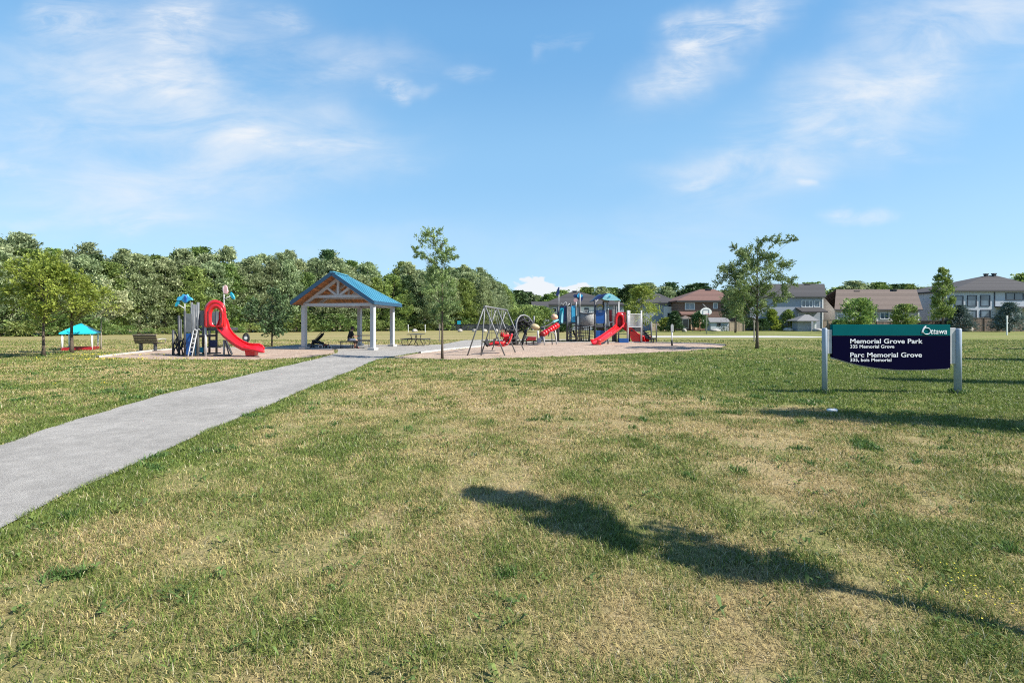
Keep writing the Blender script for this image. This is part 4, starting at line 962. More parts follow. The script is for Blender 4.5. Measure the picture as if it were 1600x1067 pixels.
def shoes(t, J, m):
    for s in ('l', 'r'):
        a, b = J[s + 'an'], J[s + 'foot']; f = (b - a); dv = f.normalized(); mb = MB(); side = dv.cross(Vector((0, 0, 1))).normalized(); up = side.cross(dv)
        mb.ell(a + f * .55 - up * .01, (max(.135, f.length * .75), .052, .05), 12, 8, Matrix((dv, side, up)).transposed()); mb.build('shoe', m, t)
sit = dict(pelvis=(0, 0, .53), waist=(.03, 0, .68), chest=(.09, 0, .86), neck=(.15, 0, 1.03), head0=(.18, 0, 1.09), head1=(.205, 0, 1.16), head2=(.205, 0, 1.235),
           lsh=(.1, .18, .95), lel=(.22, .23, .70), lwr=(.42, .12, .72), lpa=(.49, .09, .73), rsh=(.1, -.18, .95), rel=(.2, -.24, .69), rwr=(.40, -.14, .70), rpa=(.47, -.11, .71),
           lhip=(.03, .09, .52), lkn=(.42, .13, .50), lan=(.38, .13, .10), lfoot=(.53, .14, .045), rhip=(.03, -.09, .52), rkn=(.42, -.13, .50), ran=(.34, -.13, .10), rfoot=(.49, -.15, .045))
def people():
    b = Vector((X(545.5, 28.1), 28.1, 0))
    t, J, cl, h = person('person in black shirt and shorts hunched on the picnic bench, back turned', b, R(38), sit)
    hair_cap(t, h); shirt(cl, J, M_['blackcloth'], 'short'); trousers(cl, J, M_['bluegrey'], True); shoes(t, J, M_['rail'])
    s2 = thing('bench_seat', 'small dark stool bench under the person in black at the pavilion', 'bench', b)
    w = lambda x, y, z: b + Vector((x, y, z))
    MB().box(w(-.02, 0, .40), (1.1, .30, .04)).build('seat', M_['dark'], s2, bevel=.01)
    for x in (-.46, .46): MB().tube([w(x, -.12, .38), w(x, -.12, .02), w(x, .12, .02), w(x, .12, .38)], .02, 8).build('leg', M_['dark'], s2)
    # on the swing: leaning back, legs stretched to the left
    sw = dict(pelvis=(0, 0, .50), waist=(-.09, 0, .64), chest=(-.20, 0, .80), neck=(-.20, 0, .97), head0=(-.165, 0, 1.02), head1=(-.13, 0, 1.09), head2=(-.125, 0, 1.165),
              lsh=(-.19, .18, .89), lel=(.08, .27, .83), lwr=(.06, .24, 1.05), lpa=(.05, .235, 1.12), rsh=(-.19, -.18, .89), rel=(.08, -.27, .83), rwr=(.06, -.24, 1.05), rpa=(.05, -.235, 1.12),
              lhip=(.03, .09, .49), lkn=(.44, .12, .54), lan=(.82, .10, .40), lfoot=(.90, .10, .52), rhip=(.03, -.09, .49), rkn=(.43, -.12, .52), ran=(.80, -.10, .36), rfoot=(.89, -.10, .47))
    b = Vector((X(787, 24.0), 24.0, 0))
    t, J, cl, h = person('person in red top and red trousers with black shoes swinging with legs out', b, R(192), sw)
    hair_cap(t, h, .118, .035); shirt(cl, J, M_['redcloth']); trousers(cl, J, M_['redcloth']); shoes(t, J, M_['black'])
    return b
SWP = people()

# ------------------------------------------------------------------ swing set
def swing_set():
    f0 = Vector((X(757.5, 22.2), 22.2, 2.26)); f1 = Vector((X(791.5, 26.6), 26.6, 2.2))
    t = thing('swing_set', 'grey steel swing frame with slanted legs in the mulch', 'swing set', (f0.x, f0.y, 0))
    MB().tube([f0 - (f1 - f0) * .02, f1 + (f1 - f0) * .02], .045, 10).build('top_beam', M_['galv'], t)
    side = Vector((1, .05, 0)).normalized()
    for q, (la, lb) in ((0, (-.80, .92)), (.5, (-.75, .95)), (1, (-.8, .95))):
        c = f0.lerp(f1, q)
        for dx in (la, lb):
            foot = Vector((c.x, c.y, 0)) + side * dx; MB().tube([c + side * (.02 if dx > 0 else -.02), foot], .032, 8).build('leg', M_['galv'], t)
    MB().tube([f0 + Vector((0, 0, -.02)), Vector((f0.x - .17, f0.y + .0, 0))], .03, 8).build('leg', M_['galv'], t)
    ax = (f1 - f0).normalized()
    def hang(q, seat, off, lab, m, with_seat=True):
        c = f0.lerp(f1, q); s0 = thing('swing', lab, 'swing', (c.x, c.y, 0), 'swings on the grey frame')
        k = MB(); pts = []
        for s in (-1, 1):
            a = c + ax * s * .24 - Vector((0, 0, .04)); b = Vector((c.x, c.y, 0)) + off + ax * s * .23 + Vector((0, 0, seat)); k.tube([a, b], .011, 5); pts.append(b)
        k.build('chain', M_['galv'], s0); return s0, pts
    s0, pts = hang(.22, .62, Vector((.02, 0, 0)), 'black bucket swing seat hanging nearest the front of the swing frame', None)
    m = sum(pts, Vector()) / 2
    MB().grid([[m + ax * x + side * y + Vector((0, 0, z)) for x in (-.2, -.1, 0, .1, .2)] for y, z in ((-.18, .12), (-.14, -.14), (0, -.2), (.14, -.14), (.18, .14))], (0, 0, -.02)).build('seat', M_['black'], s0)
    s0, pts = hang(.78, .62, Vector((-.05, 0, 0)), 'black bucket swing seat hanging at the far bay of the swing frame', None)
    m = sum(pts, Vector()) / 2
    MB().grid([[m + ax * x + side * y + Vector((0, 0, z)) for x in (-.2, -.1, 0, .1, .2)] for y, z in ((-.18, .12), (-.14, -.14), (0, -.2), (.14, -.14), (.18, .14))], (0, 0, -.02)).build('seat', M_['black'], s0)
    s0, pts = hang(.42, .40, Vector((SWP.x - f0.lerp(f1, .42).x, 0, 0)), 'swing with red moulded seat carrying the person in red', None)
    m = SWP + Vector((0, 0, 0))
    rows = []
    for i, (x, z) in enumerate(((-.42, .40), (-.2, .385), (.0, .37), (.16, .42), (.28, .58), (.36, .80), (.40, .98))):
        rows.append([m + Vector((x, 0, z)) + Vector((.03, .2, 0)) * k for k in (-1, -.5, 0, .5, 1)])
    MB().grid(rows, (.035, 0, -.03)).build('seat', M_['red'], s0)
swing_set()

# ------------------------------------------------------------------ left play structure with the big red slide
def zl(zx, zy): return 260 + zx / 7.111, 420 + zy / 7.111
def play_left():
    d = 21.75; t = thing('play_structure', 'small playground tower with tall red hooded slide curving to the right', 'play structure', (X(320, d), d, 0))
    def A(zx, zy, dd=0): px, py = zl(zx, zy); return at(px, py, d + dd)
    def post(zx, top, dd=0, m='dark', r=.05, base=None):
        p = A(zx, top, dd); MB().tube([(p.x, p.y, 0), p], r, 10).build('post', M_[m], t)
    for a in ((75, 680, .8), (140, 520, .9), (206, 470, 0), (282, 372, 1.2, 'greyp'), (305, 395, 0, 'greyp'), (352, 372, 0, 'greyp', .055), (408, 560, 1.4), (438, 640, -.05, 'lightpost'), (478, 660, 1.6), (557, 470, 1.5), (640, 790, .4, 'lightpost', .04), (330, 400, 1.5, 'greyp')): post(*a)
    def panel(name, x0, y0, x1, y1, m, dd=0, th=.04):
        a, b = A(x0, y1, dd), A(x1, y0, dd); MB().box((a + b) / 2, (abs(b.x - a.x), th, abs(b.z - a.z))).build(name, M_[m], t, bevel=.012)
    panel('wall_panel', 210, 500, 278, 705, 'greyp'); panel('wall_panel', 358, 465, 418, 635, 'greyp', .05); panel('wall_panel', 212, 715, 275, 955, 'blue', .02)
    panel('wall_panel', 290, 400, 320, 640, 'greyp', .9); panel('wall_panel', 482, 790, 562, 872, 'navy', .5); panel('wall_panel', 145, 560, 170, 770, 'greyp', 1.0)
    panel('wall_panel', 505, 480, 600, 620, 'greyp', 1.9); panel('wall_panel', 370, 870, 410, 930, 'teal', .6)
    a = A(345, 672, 0); b = A(585, 672, 0); MB().box(((a.x + b.x) / 2, d + .75, a.z), (b.x - a.x, 1.5, .12)).build('platform', M_['dark'], t, bevel=.01)
    a = A(205, 690, 0); b = A(345, 690, 0); MB().box(((a.x + b.x) / 2, d + .75, a.z - .25), (b.x - a.x - .1, 1.3, .1)).build('platform', M_['dark'], t, bevel=.01)
    for zy in (870, 935):
        MB().bar(A(450, zy, .3), A(605, zy, .3), .05, .05).build('cross_bar', M_['dark'], t)
    # arched ladder
    for q, off in ((0, 0), (1, 0)):
        pts = [(338, 690), (318, 672), (300, 690), (286, 760), (262, 870), (240, 972)] if q == 0 else [(385, 690), (362, 668), (342, 688), (328, 760), (306, 870), (283, 975)]
        MB().tube([A(x, y, -.05 - .5 * min(1, max(0, (y - 690) / 280))) for x, y in pts], .024, 8).build('ladder_rail', M_['lightpost'], t)
    for k in range(5):
        y = 730 + k * 48; u = (y - 690) / 280; MB().tube([A(296 - u * 52, y, -.05 - .5 * u), A(338 - u * 52, y, -.05 - .5 * u)], .02, 6).build('ladder_rung', M_['lightpost'], t)
    # blue wave panel behind the ladder
    MB().prism([A(300, 960, .3), A(325, 960, .3), A(322, 800, .3), A(312, 760, .3), A(302, 820, .3)], (0, .05, 0)).build('wave_panel', M_['sky'], t)
    # left climber of dark loops
    mb = MB()
    for k, (x, y) in enumerate(((118, 905), (150, 850), (172, 920), (130, 800))):
        c = A(x, y, .3 + .2 * k); mb.tube([c + Vector((math.cos(a) * .13, .1 * math.sin(a), math.sin(a) * .20)) for a in np.linspace(0, 6.283, 15)[:-1]], .028, 6, False, True)
    mb.tube([A(98, 700, .5), A(120, 760, .4), A(110, 880, .4), A(150, 965, .4)], .03, 8); mb.tube([A(190, 770, .4), A(165, 860, .4), A(185, 960, .4)], .03, 8)
    mb.build('loop_climber', M_['black'], t)
    mb = MB(); rows = []
    for i in range(5):
        u = i / 4; rows.append([A(652 + 68 * u + 18 * w_, 800 + 150 * u - 10 * w_, .3 + .9 * w_) for w_ in (0, .5, 1)])
    mb.grid(rows, (0, 0, -.04)); mb.build('climbing_ramp', M_['dark'], t)
    MB().tube([A(650, 795, .3), A(700, 965, .3)], .03, 8).build('ramp_rail', M_['greyp'], t)
    # the hood: an arched shell with an oval opening, and the chute
    hood = MB(); n = 30
    def outer(a):
        x = 540 + 122 * math.cos(a); y = 470 - 125 * math.sin(a)
        if math.sin(a) < 0: x = 540 + 122 * max(-1, min(1, math.cos(a) * 1.6)); y = 470 + 178 * min(1, -math.sin(a) * 1.6)
        return x, y
    def inner(a): return 553 + 52 * math.cos(a), 540 - 100 * math.sin(a)
    ang = [2 * math.pi * i / n for i in range(n + 1)]
    prof = [(0, .40), (0, .05), (.12, -.02), (.3, -.06), (.38, -.02), (.55, -.07), (.72, -.10), (.86, -.05), (1, -.05), (1, .2)]
    rows = []
    for q, dep in prof:
        row = []
        for a in ang:
            o, i_ = outer(a), inner(a); row.append(A(o[0] + (i_[0] - o[0]) * q, o[1] + (i_[1] - o[1]) * q, dep - .12))
        rows.append(row)
    hood.grid(rows); hood.build('slide_hood', M_['red'], t)
    # back of the hood
    MB().prism([A(430, 640, .32), A(650, 640, .32), A(650, 470, .32), A(600, 390, .32), A(540, 360, .32), A(480, 390, .32), A(430, 470, .32)][::1], (0, .03, 0))
    cen = [(590, 470, 662, 470, .15), (592, 560, 672, 560, .08), (560, 640, 690, 615, -.02), (575, 672, 700, 660, -.1), (620, 725, 735, 712, -.2), (690, 780, 790, 765, -.3), (770, 838, 850, 806, -.36), (850, 880, 915, 834, -.4), (925, 893, 975, 838, -.44), (990, 905, 1030, 838, -.46), (1050, 922, 1070, 860, -.48), (1088, 922, 1090, 890, -.48)]
    rows = []
    for k, (x0, y0, x1, y1, dd) in enumerate(cen):
        lo = A(x0, y0, dd); hi = A(x1, y1, dd + .62); g = min(.16, .02 + .03 * k) if k < 8 else max(.02, .12 - .04 * (k - 8))
        mid = (lo + hi) / 2; row = []
        for w_ in np.linspace(0, 1, 9):
            p = lo.lerp(hi, w_); dip = -g * math.sin(math.pi * w_) ** .7
            row.append(p + Vector((-dip * -.35, 0, dip)))
        rows.append(row)
    ch = MB(); ch.grid(rows, (-.03, 0, -.05)); ch.build('slide_chute', M_['red'], t)
    for idx in (0, -1):
        MB().tube([r[idx] + Vector((0, 0, .01)) for r in rows[1:]], .035, 8).build('slide_edge', M_['red'], t)
    lg = MB(); a, b = A(872, 880, -.25), A(978, 972, -.25); lg.prism([A(848, 850, -.25), A(985, 885, -.25), A(980, 925, -.25), A(972, 968, -.25), A(876, 968, -.25), A(868, 920, -.25)], (0, .36, 0)); lg.build('slide_foot', M_['red'], t, bevel=.03)
    # leaf decorations
    def pole(pts, m='lightpost', r=.022): MB().tube([A(*p) for p in pts], r, 8).build('decor_pole', M_[m], t)
    pole([(205, 500, 0), (205, 380, 0)]); pole([(200, 440, 0), (165, 418, 0), (130, 398, 0)])
    pole([(640, 560, 1.0), (640, 285, 1.0)]); pole([(645, 335, 1.0), (675, 322, 1.0), (708, 302, 1.0)]); pole([(640, 290, 1.0), (628, 240, 1.0), (630, 190, 1.0)], r=.015)
    def leafp(pts, m, dd): MB().prism([A(x, y, dd) for x, y in pts], (.02, .05, 0)).build('leaf_panel', M_[m], t, bevel=.006)
    leafp([(110, 345), (125, 315), (165, 305), (180, 282), (205, 292), (230, 282), (245, 310), (280, 330), (288, 348), (245, 355), (215, 380), (190, 375), (165, 350), (130, 355)], 'sky', -.02)
    leafp([(190, 315), (208, 290), (222, 320), (215, 370), (200, 365)], 'blue', -.06)
    leafp([(92, 420), (98, 385), (120, 352), (142, 360), (135, 390), (112, 418)], 'teal', 0)
    leafp([(628, 215), (650, 180), (668, 195), (680, 255), (668, 278), (640, 275), (632, 245)], 'pink', 1.0)
    leafp([(700, 285), (712, 258), (735, 280), (755, 320), (748, 338), (728, 330)], 'teal', 1.0)
play_left()
def round_panel():
    d = 29.5; p = at(384.5, 528, d); t = thing('talk_disc', 'round black rimmed play disc on a short post beside the red slide', 'play panel', (p.x, p.y, 0))
    MB().tube([(p.x, p.y, 0), (p.x, p.y, p.z - .2)], .035, 8).build('post', M_['dark'], t)
    r = .22; MB().tube([p + Vector((math.cos(a) * r * .8, .0, math.sin(a) * r * 1.2)) for a in np.linspace(0, 6.283, 21)[:-1]], .05, 8, False, True).build('rim', M_['black'], t)
    MB().tube([p + Vector((0, -.01, 0)), p + Vector((0, .03, 0))], .19, 18).build('disc', M_['bluegrey'], t)
    MB().tube([p + Vector((0, -.03, 0)), p + Vector((0, -.012, 0))], .10, 14).build('centre_dot', M_['white'], t)
round_panel()
def sandbox():
    d = 27.0; p = Vector((X(126, d), d, 0)); t = thing('sandbox_shelter', 'open sandbox with cyan pyramid roof, white posts and low red frame', 'sandbox', p)
    M_['cyanroof'] = mat('cyan_roof_plastic', (.02, .46, .56), .4, .06, 4)
    s = d / F; w = .74; Q = Matrix.Rotation(R(29), 3, 'Z'); P_ = lambda x, y, z: p + Q @ Vector((x, y, z))
    z0, z1 = Z(519.5, d), Z(504.5, d)
    mb = MB(); cs = [P_(-w, -w, z0), P_(w, -w, z0), P_(w, w, z0), P_(-w, w, z0)]; lo = [c - Vector((0, 0, .08)) for c in cs]
    mb.add(cs + lo + [P_(0, 0, z1)], [(0, 1, 8), (1, 2, 8), (2, 3, 8), (3, 0, 8), (4, 5, 1, 0), (5, 6, 2, 1), (6, 7, 3, 2), (7, 4, 0, 3), (7, 6, 5, 4)]); mb.build('roof', M_['cyanroof'], t, bevel=.01)
    for x, y in ((-1, -1), (1, -1), (1, 1), (-1, 1)): MB().tube([P_(x * w * .84, y * w * .84, 0), P_(x * w * .84, y * w * .84, z0 - .06)], .045, 10).build('post', M_['white'], t)
    for a, b in (((-1, -1), (1, -1)), ((1, -1), (1, 1)), ((1, 1), (-1, 1)), ((-1, 1), (-1, -1))):
        MB().bar(P_(a[0] * w * .86, a[1] * w * .86, .08), P_(b[0] * w * .86, b[1] * w * .86, .08), .1, .15).build('side_board', M_['darkred'], t)
    MB().box(P_(0, 0, .05), (w * 1.6, w * 1.6, .06), Q).build('sand', M_['tan'], t)
sandbox()

# ------------------------------------------------------------------ right playground
def zr(zx, zy): return 860 + zx / 8.0, 430 + zy / 8.0
def play_right():
    d = 36.2; t = thing('play_structure', 'large playground tower with red slides, blue panels and rounded blue roof', 'play structure', (X(950, d), d, 0))
    def A(zx, zy, dd=0): px, py = zr(zx, zy); return at(px, py, d + dd)
    def post(zx, top, dd=0, m='dark', r=.06):
        p = A(zx, top, dd); MB().tube([(p.x, p.y, 0), p], r, 10).build('post', M_[m], t)
    for a in ((97, 390, 0, 'dark', .085), (210, 385, 0, 'dark', .08), (257, 345, 1.6), (322, 400, 0, 'dark', .07), (369, 395, 0), (487, 640, 1.2, 'lightpost'), (556, 305, 0, 'dark', .07), (688, 340, 0, 'lightpost'), (718, 318, 1.6, 'lightpost'), (820, 385, 0), (852, 315, .4, 'lightpost'), (966, 440, -.3, 'lightpost', .075), (988, 440, 1.2, 'lightpost'), (1136, 440, -.3, 'lightpost', .065), (1262, 580, -.2, 'greyp'), (660, 330, 1.7), (790, 380, 1.7)): post(*a)
    def panel(name, x0, y0, x1, y1, m, dd=0, th=.05, bev=.02):
        a, b = A(x0, y1, dd), A(x1, y0, dd); return MB().box((a + b) / 2, (abs(b.x - a.x), th, abs(b.z - a.z))).build(name, M_[m], t, bevel=bev)
    panel('wall_panel', 118, 385, 205, 585, 'navy', .1); panel('wall_panel', 218, 395, 252, 585, 'rock', .05); panel('wall_panel', 262, 380, 316, 585, 'sky', .3)
    panel('wall_panel', 258, 400, 318, 590, 'greyp', .7)
    panel('wall_panel', 560, 440, 682, 604, 'blue'); panel('wall_panel', 556, 692, 682, 802, 'blue', .05)
    panel('door_panel', 734, 432, 768, 640, 'darkred', .6); panel('wall_panel', 700, 430, 728, 640, 'greyp', 1.0); panel('wall_panel', 838, 462, 940, 668, 'darkred', .05)
    panel('crawl_box', 848, 790, 966, 852, 'blue', -.1, .6); panel('wall_panel', 773, 430, 812, 640, 'rock', 1.2)
    # curved drum panel
    rows = []
    for k in range(11):
        a = math.pi * k / 10; x = 457 - 88 * math.cos(a); rows.append([A(x, 470 + 10 * math.sin(a), 0) + Vector((0, -.55 * math.sin(a), 0)), A(x, 545, 0) + Vector((0, -.55 * math.sin(a), 0)), A(x, 622 + 16 * math.sin(a), 0) + Vector((0, -.55 * math.sin(a), 0))])
    MB().grid(rows, (0, .05, 0)).build('drum_panel', M_['rock'], t)
    rim = MB()
    for j in (0, 2): rim.tube([r[j] - Vector((0, .02, 0)) for r in rows], .035, 8)
    rim.build('drum_rim', M_['dark'], t)
    for a, b, z in ((100, 330, 600), (330, 560, 635), (556, 830, 645), (820, 1140, 655)):
        p, q = A(a, z, 0), A(b, z, 0); MB().box(((p.x + q.x) / 2, d + .85, p.z), (q.x - p.x - .02, 1.7, .12)).build('platform', M_['dark'], t, bevel=.01)
    # roof: dark rear wing, navy arch, pale cyan shell in front
    def shell(x0, x1, xt, yb0, yb1, yt, dd0, dd1, m, th=.06):
        rows = []
        for v in np.linspace(0, 1, 7):
            row = []
            for u in np.linspace(0, 1, 13):
                zx = x0 + (x1 - x0) * u; yb = yb0 + (yb1 - yb0) * u; h_ = math.sin(math.pi * (u ** (math.log(.5) / math.log((xt - x0) / (x1 - x0))))) ** .75 * math.cos((v - .5) * 2.0)
                row.append(A(zx, yb - (yb - yt) * h_, 0) + Vector((0, dd0 + (dd1 - dd0) * v, 0)))
            rows.append(row)
        MB().grid(rows, (0, 0, -th)).build('roof_shell', M_[m], t)
    shell(538, 740, 650, 318, 330, 228, .1, 1.9, 'navy'); shell(648, 866, 735, 292, 318, 222, -.35, 1.5, 'cyan')
    MB().prism([A(652, 292, -.40), A(690, 252, -.42), A(735, 226, -.42), A(790, 248, -.42), A(845, 280, -.42), A(864, 312, -.40), A(800, 316, -.40), A(720, 314, -.40), A(668, 306, -.40)], (0, .05, 0)).build('roof_front', M_['cyan'], t)
    MB().prism([A(x, y, .0) for x, y in ((542, 318), (585, 272), (635, 242), (690, 228), (735, 236), (700, 262), (650, 276), (605, 300), (572, 335), (545, 335))], (0, .06, 0)).build('roof_front', M_['navy'], t)
    MB().prism([A(726, 265, -.45), A(740, 255, -.45), A(756, 262, -.45), A(752, 274, -.45), A(734, 276, -.45)], (0, .03, 0)).build('roof_mark', M_['teal'], t)
    MB().tube([A(552, 360, 0), A(575, 322, 0), A(620, 278, .1), A(640, 262, .2)], .05, 8).build('roof_brace', M_['lightpost'], t)
    # leaf and flag decorations
    def leafp(name, pts, m, dd): MB().prism([A(x, y, dd) for x, y in pts], (.02, .06, 0)).build(name, M_[m], t, bevel=.008)
    def pole(pts, m='lightpost', r=.03): MB().tube([A(*p) for p in pts], r, 8).build('decor_pole', M_[m], t)
    pole([(105, 400, 0), (105, 230, 0)]); pole([(320, 410, 0), (322, 320, 0)], 'lightpost', .045); pole([(370, 400, 0), (370, 232, 0)], 'lightpost', .04); pole([(88, 262, 0), (62, 250, 0), (52, 232, 0)], 'lightpost', .02)
    leafp('leaf_panel', [(66, 250), (78, 215), (85, 180), (100, 148), (112, 150), (110, 200), (108, 240), (98, 265), (80, 262)], 'navy', -.03)
    leafp('leaf_panel', [(282, 262), (300, 240), (330, 242), (352, 228), (385, 232), (412, 262), (404, 300), (390, 330), (380, 300), (350, 310), (330, 282), (300, 280)], 'navy', .1)
    leafp('leaf_panel', [(330, 255), (355, 222), (372, 240), (405, 250), (392, 275), (360, 268), (345, 285)], 'sky', .0)
    MB().tube([A(314, 313, -.06), A(314, 313, .02)], .15, 18).build('disc_panel', M_['pink'], t)
    pole([(120, 372, 0), (140, 352, 0), (160, 375, 0), (175, 345, 0), (195, 335, 0), (205, 358, 0), (188, 372, 0), (215, 380, 0), (240, 355, 0)], 'lightpost', .025)
    pole([(590, 400, .8), (600, 375, .8), (625, 365, .8), (648, 380, .8), (655, 405, .8)], 'yellow', .03)
    # teal slide entry with the arched lip
    rows = []
    for zx0, zx1, zy in ((128, 165, 412), (118, 166, 450), (112, 162, 500), (108, 160, 560), (100, 158, 600), (70, 120, 612), (30, 80, 620)): rows.append([A(zx0, zy, -.12), A((zx0 + zx1) / 2, zy, .06), A(zx1, zy, -.12)])
    MB().grid(rows, (0, .05, 0)).build('teal_entry', M_['teal'], t)
    MB().prism([A(132, 585, -.2), A(140, 500, -.2), A(148, 455, -.2), A(160, 500, -.2), A(158, 590, -.2), A(145, 602, -.2)], (0, .05, 0)).build('teal_fin', M_['cyan'], t)
    # slide one: hood and chute to the front left
    hood = MB(); rows = []
    for q, dep in ((0, .5), (0, .0), (.25, -.08), (.6, -.12), (1, -.08), (1, .3)):
        row = []
        for k in range(25):
            a = math.pi * k / 24; o = (868 + 68 * math.cos(a), 560 - 98 * math.sin(a) ** .8); i_ = (868 + 32 * math.cos(a), 570 - 62 * math.sin(a) ** .8)
            if k == 0: o, i_ = (936, 668), (900, 640)
            if k == 24: o, i_ = (800, 660), (836, 640)
            row.append(A(o[0] + (i_[0] - o[0]) * q, o[1] + (i_[1] - o[1]) * q, dep - .2))
        rows.append(row)
    hood.grid(rows); hood.build('slide_hood', M_['red'], t)
    def chute(path, half, rise, name):
        rows = []
        for k, (zx, zy, dd) in enumerate(path):
            a = A(*path[max(0, k - 1)]); b = A(*path[min(len(path) - 1, k + 1)]); f = Vector(((b - a).x, (b - a).y, 0)); f = f.normalized() if f.length > 1e-4 else Vector((-1, 0, 0))
            n = Vector((-f.y, f.x, 0)); c = A(zx, zy, dd); rows.append([c + n * half * w_ + Vector((0, 0, rise * abs(w_) ** 2.2)) for w_ in np.linspace(-1, 1, 9)])
        MB().grid(rows, (0, 0, -.06)).build(name, M_['red'], t)
        for j in (0, -1): MB().tube([r[j] for r in rows], .05, 8).build('slide_edge', M_['red'], t)
    chute([(875, 640, -.1), (862, 668, -.5), (830, 700, -1.0), (780, 735, -1.7), (730, 772, -2.4), (680, 808, -3.0), (630, 838, -3.5), (585, 856, -3.8), (545, 862, -4.0)], .30, .26, 'slide_chute')
    fp = A(600, 862, -3.6); MB().box((fp.x, fp.y, max(.05, fp.z * .5)), (.3, .4, max(.1, fp.z))).build('slide_foot', M_['red'], t, bevel=.03)
    fp = A(720, 790, -2.4); MB().tube([(fp.x, fp.y, 0), (fp.x, fp.y, fp.z - .05)], .05, 8).build('slide_support', M_['dark'], t)
    # slide two: half pipe sweeping behind to the right
    chute([(880, 640, .1), (930, 680, .2), (990, 728, .25), (1045, 768, .25), (1100, 806, .2), (1150, 828, .1), (1195, 838, 0), (1210, 840, -.1)], .34, .42, 'slide_chute')
    MB().prism([A(995, 700, -.15), A(1060, 712, -.15), A(1120, 770, -.15), A(1138, 845, -.15), A(1030, 845, -.15), A(1000, 780, -.15)], (0, .05, 0)).build('slide_side', M_['red'], t, bevel=.01)
    # railing and stairs
    rl = MB()
    for z in (486, 646): rl.bar(A(972, z, -.35), A(1132, z, -.35), .05, .05)
    for k in range(11): x = 985 + k * 14; rl.bar(A(x, 488, -.35), A(x, 645, -.35), .025, .025)
    rl.build('railing', M_['white'], t)
    st_ = MB()
    for k in range(6):
        c = A(1135 + k * 22, 668 + k * 26, .4); st_.box(c, (.34, 1.0, .06))
    st_.build('stair_tread', M_['dark'], t)
    for dd in (-.1, .9):
        sd2 = MB(); sd2.prism([A(1000, 655, dd), A(1140, 655, dd), A(1262, 790, dd), A(1250, 812, dd), A(1200, 790, dd), A(1120, 710, dd), A(1010, 700, dd)], (0, .04, 0)); sd2.build('stringer', M_['dark'], t)
        h = MB(); h.tube([A(1136, 520, dd), A(1200, 565, dd), A(1262, 590, dd)], .03, 8); h.tube([A(1136, 610, dd), A(1262, 700, dd)], .025, 8)
        for k in range(5): h.tube([A(1150 + k * 25, 530 + k * 14, dd), A(1150 + k * 25, 625 + k * 18, dd)], .02, 6)
        h.build('handrail', M_['greyp'], t)
    # pod climbers under the left decks
    for x, dd in ((238, .2), (345, .1), (390, .6)):
        pc = MB(); pc.tube([A(x, 600, dd), A(x + 6, 720, dd), A(x - 4, 835, dd)], .035, 8)
        for k in range(5): pc.ell(A(x + (14 if k % 2 else -12), 630 + k * 44, dd), (.15, .13, .055), 10, 6)
        pc.build('pod_climber', M_['rock'], t)
    lp = MB(); lp.tube([A(285, 690, .3), A(300, 740, .2), A(330, 780, .2), A(318, 815, .2), A(280, 825, .2)], .07, 8); lp.build('loop_climber', M_['black'], t)
    for k in range(4): 
        c = A(505, 690 + k * 38, .5); MB().box(c, (.28, .3, .05)).build('step', M_['dark'], t)
    rg = MB(); rg.tube([A(740, 575, -.1), A(742, 640, -.1)], .03, 6); rg.tube([A(735, 590, -.1), A(800, 585, -.1)], .03, 6); rg.tube([A(798, 580, -.1), A(800, 640, -.1)], .03, 6); rg.build('hand_grip', M_['white'], t)
play_right()
def play_right_more():
    t = [o for o in COL.objects if o.name.startswith('play_structure') and o.get('label', '').startswith('large')][0]; d = 36.2
    def A(zx, zy, dd=0): px, py = zr(zx, zy); return at(px, py, d + dd)
    def bars(x0, x1, y0, y1, n, m, dd, w=.03):
        b = MB()
        for z in (y0, y1): b.bar(A(x0, z, dd), A(x1, z, dd), .045, .045)
        for k in range(n): x = x0 + (x1 - x0) * (k + .5) / n; b.bar(A(x, y0 + 2, dd), A(x, y1 - 2, dd), w, w)
        b.build('guard_rail', M_[m], t)
    bars(560, 690, 520, 640, 8, 'lightpost', 1.7); bars(695, 820, 500, 640, 9, 'greyp', 1.65); bars(375, 552, 440, 468, 9, 'lightpost', .1); bars(100, 205, 480, 596, 6, 'greyp', 1.4); bars(215, 325, 470, 590, 7, 'lightpost', 1.5)
    net = MB()
    for k in range(6): net.tube([A(378 + k * 22, 640, .9), A(372 + k * 20, 835, .9)], .025, 5)
    for k in range(6): net.tube([A(374, 660 + k * 32, .9), A(488, 660 + k * 32, .9)], .025, 5)
    net.build('climbing_net', M_['greyp'], t)
    MB().tube([A(700, 600, .2), A(712, 700, .0), A(706, 845, -.1)], .04, 8).build('fire_pole', M_['lightpost'], t)
    for k in range(6):
        MB().bar(A(222, 628 + k * 36, .5), A(318, 628 + k * 36, .5), .05, .05).build('ladder_rung', M_['lightpost'], t)
    a, b = A(770, 690, .9), A(812, 838, .9); MB().box((a + b) / 2, (abs(b.x - a.x), .05, abs(b.z - a.z))).build('wall_panel', M_['rock'], t, bevel=.02)
    a, b = A(585, 610, 1.0), A(655, 690, 1.0); MB().box((a + b) / 2, (abs(b.x - a.x), .05, abs(b.z - a.z))).build('wall_panel', M_['greyp'], t, bevel=.02)
    MB().tube([A(600, 455, -.06) + Vector((math.cos(q) * .0, 0, 0)) for q in (0, 1)][:1] + [A(650, 455, -.06)], .02, 6).build('hand_grip', M_['white'], t)
    for (x, z) in ((575, 455), (668, 455), (575, 590), (668, 590), (572, 705), (668, 705), (572, 788)):
        MB().tube([A(x, z, -.05), A(x, z, -.02)], .03, 8).build('bolt', M_['galv'], t)
play_right_more()
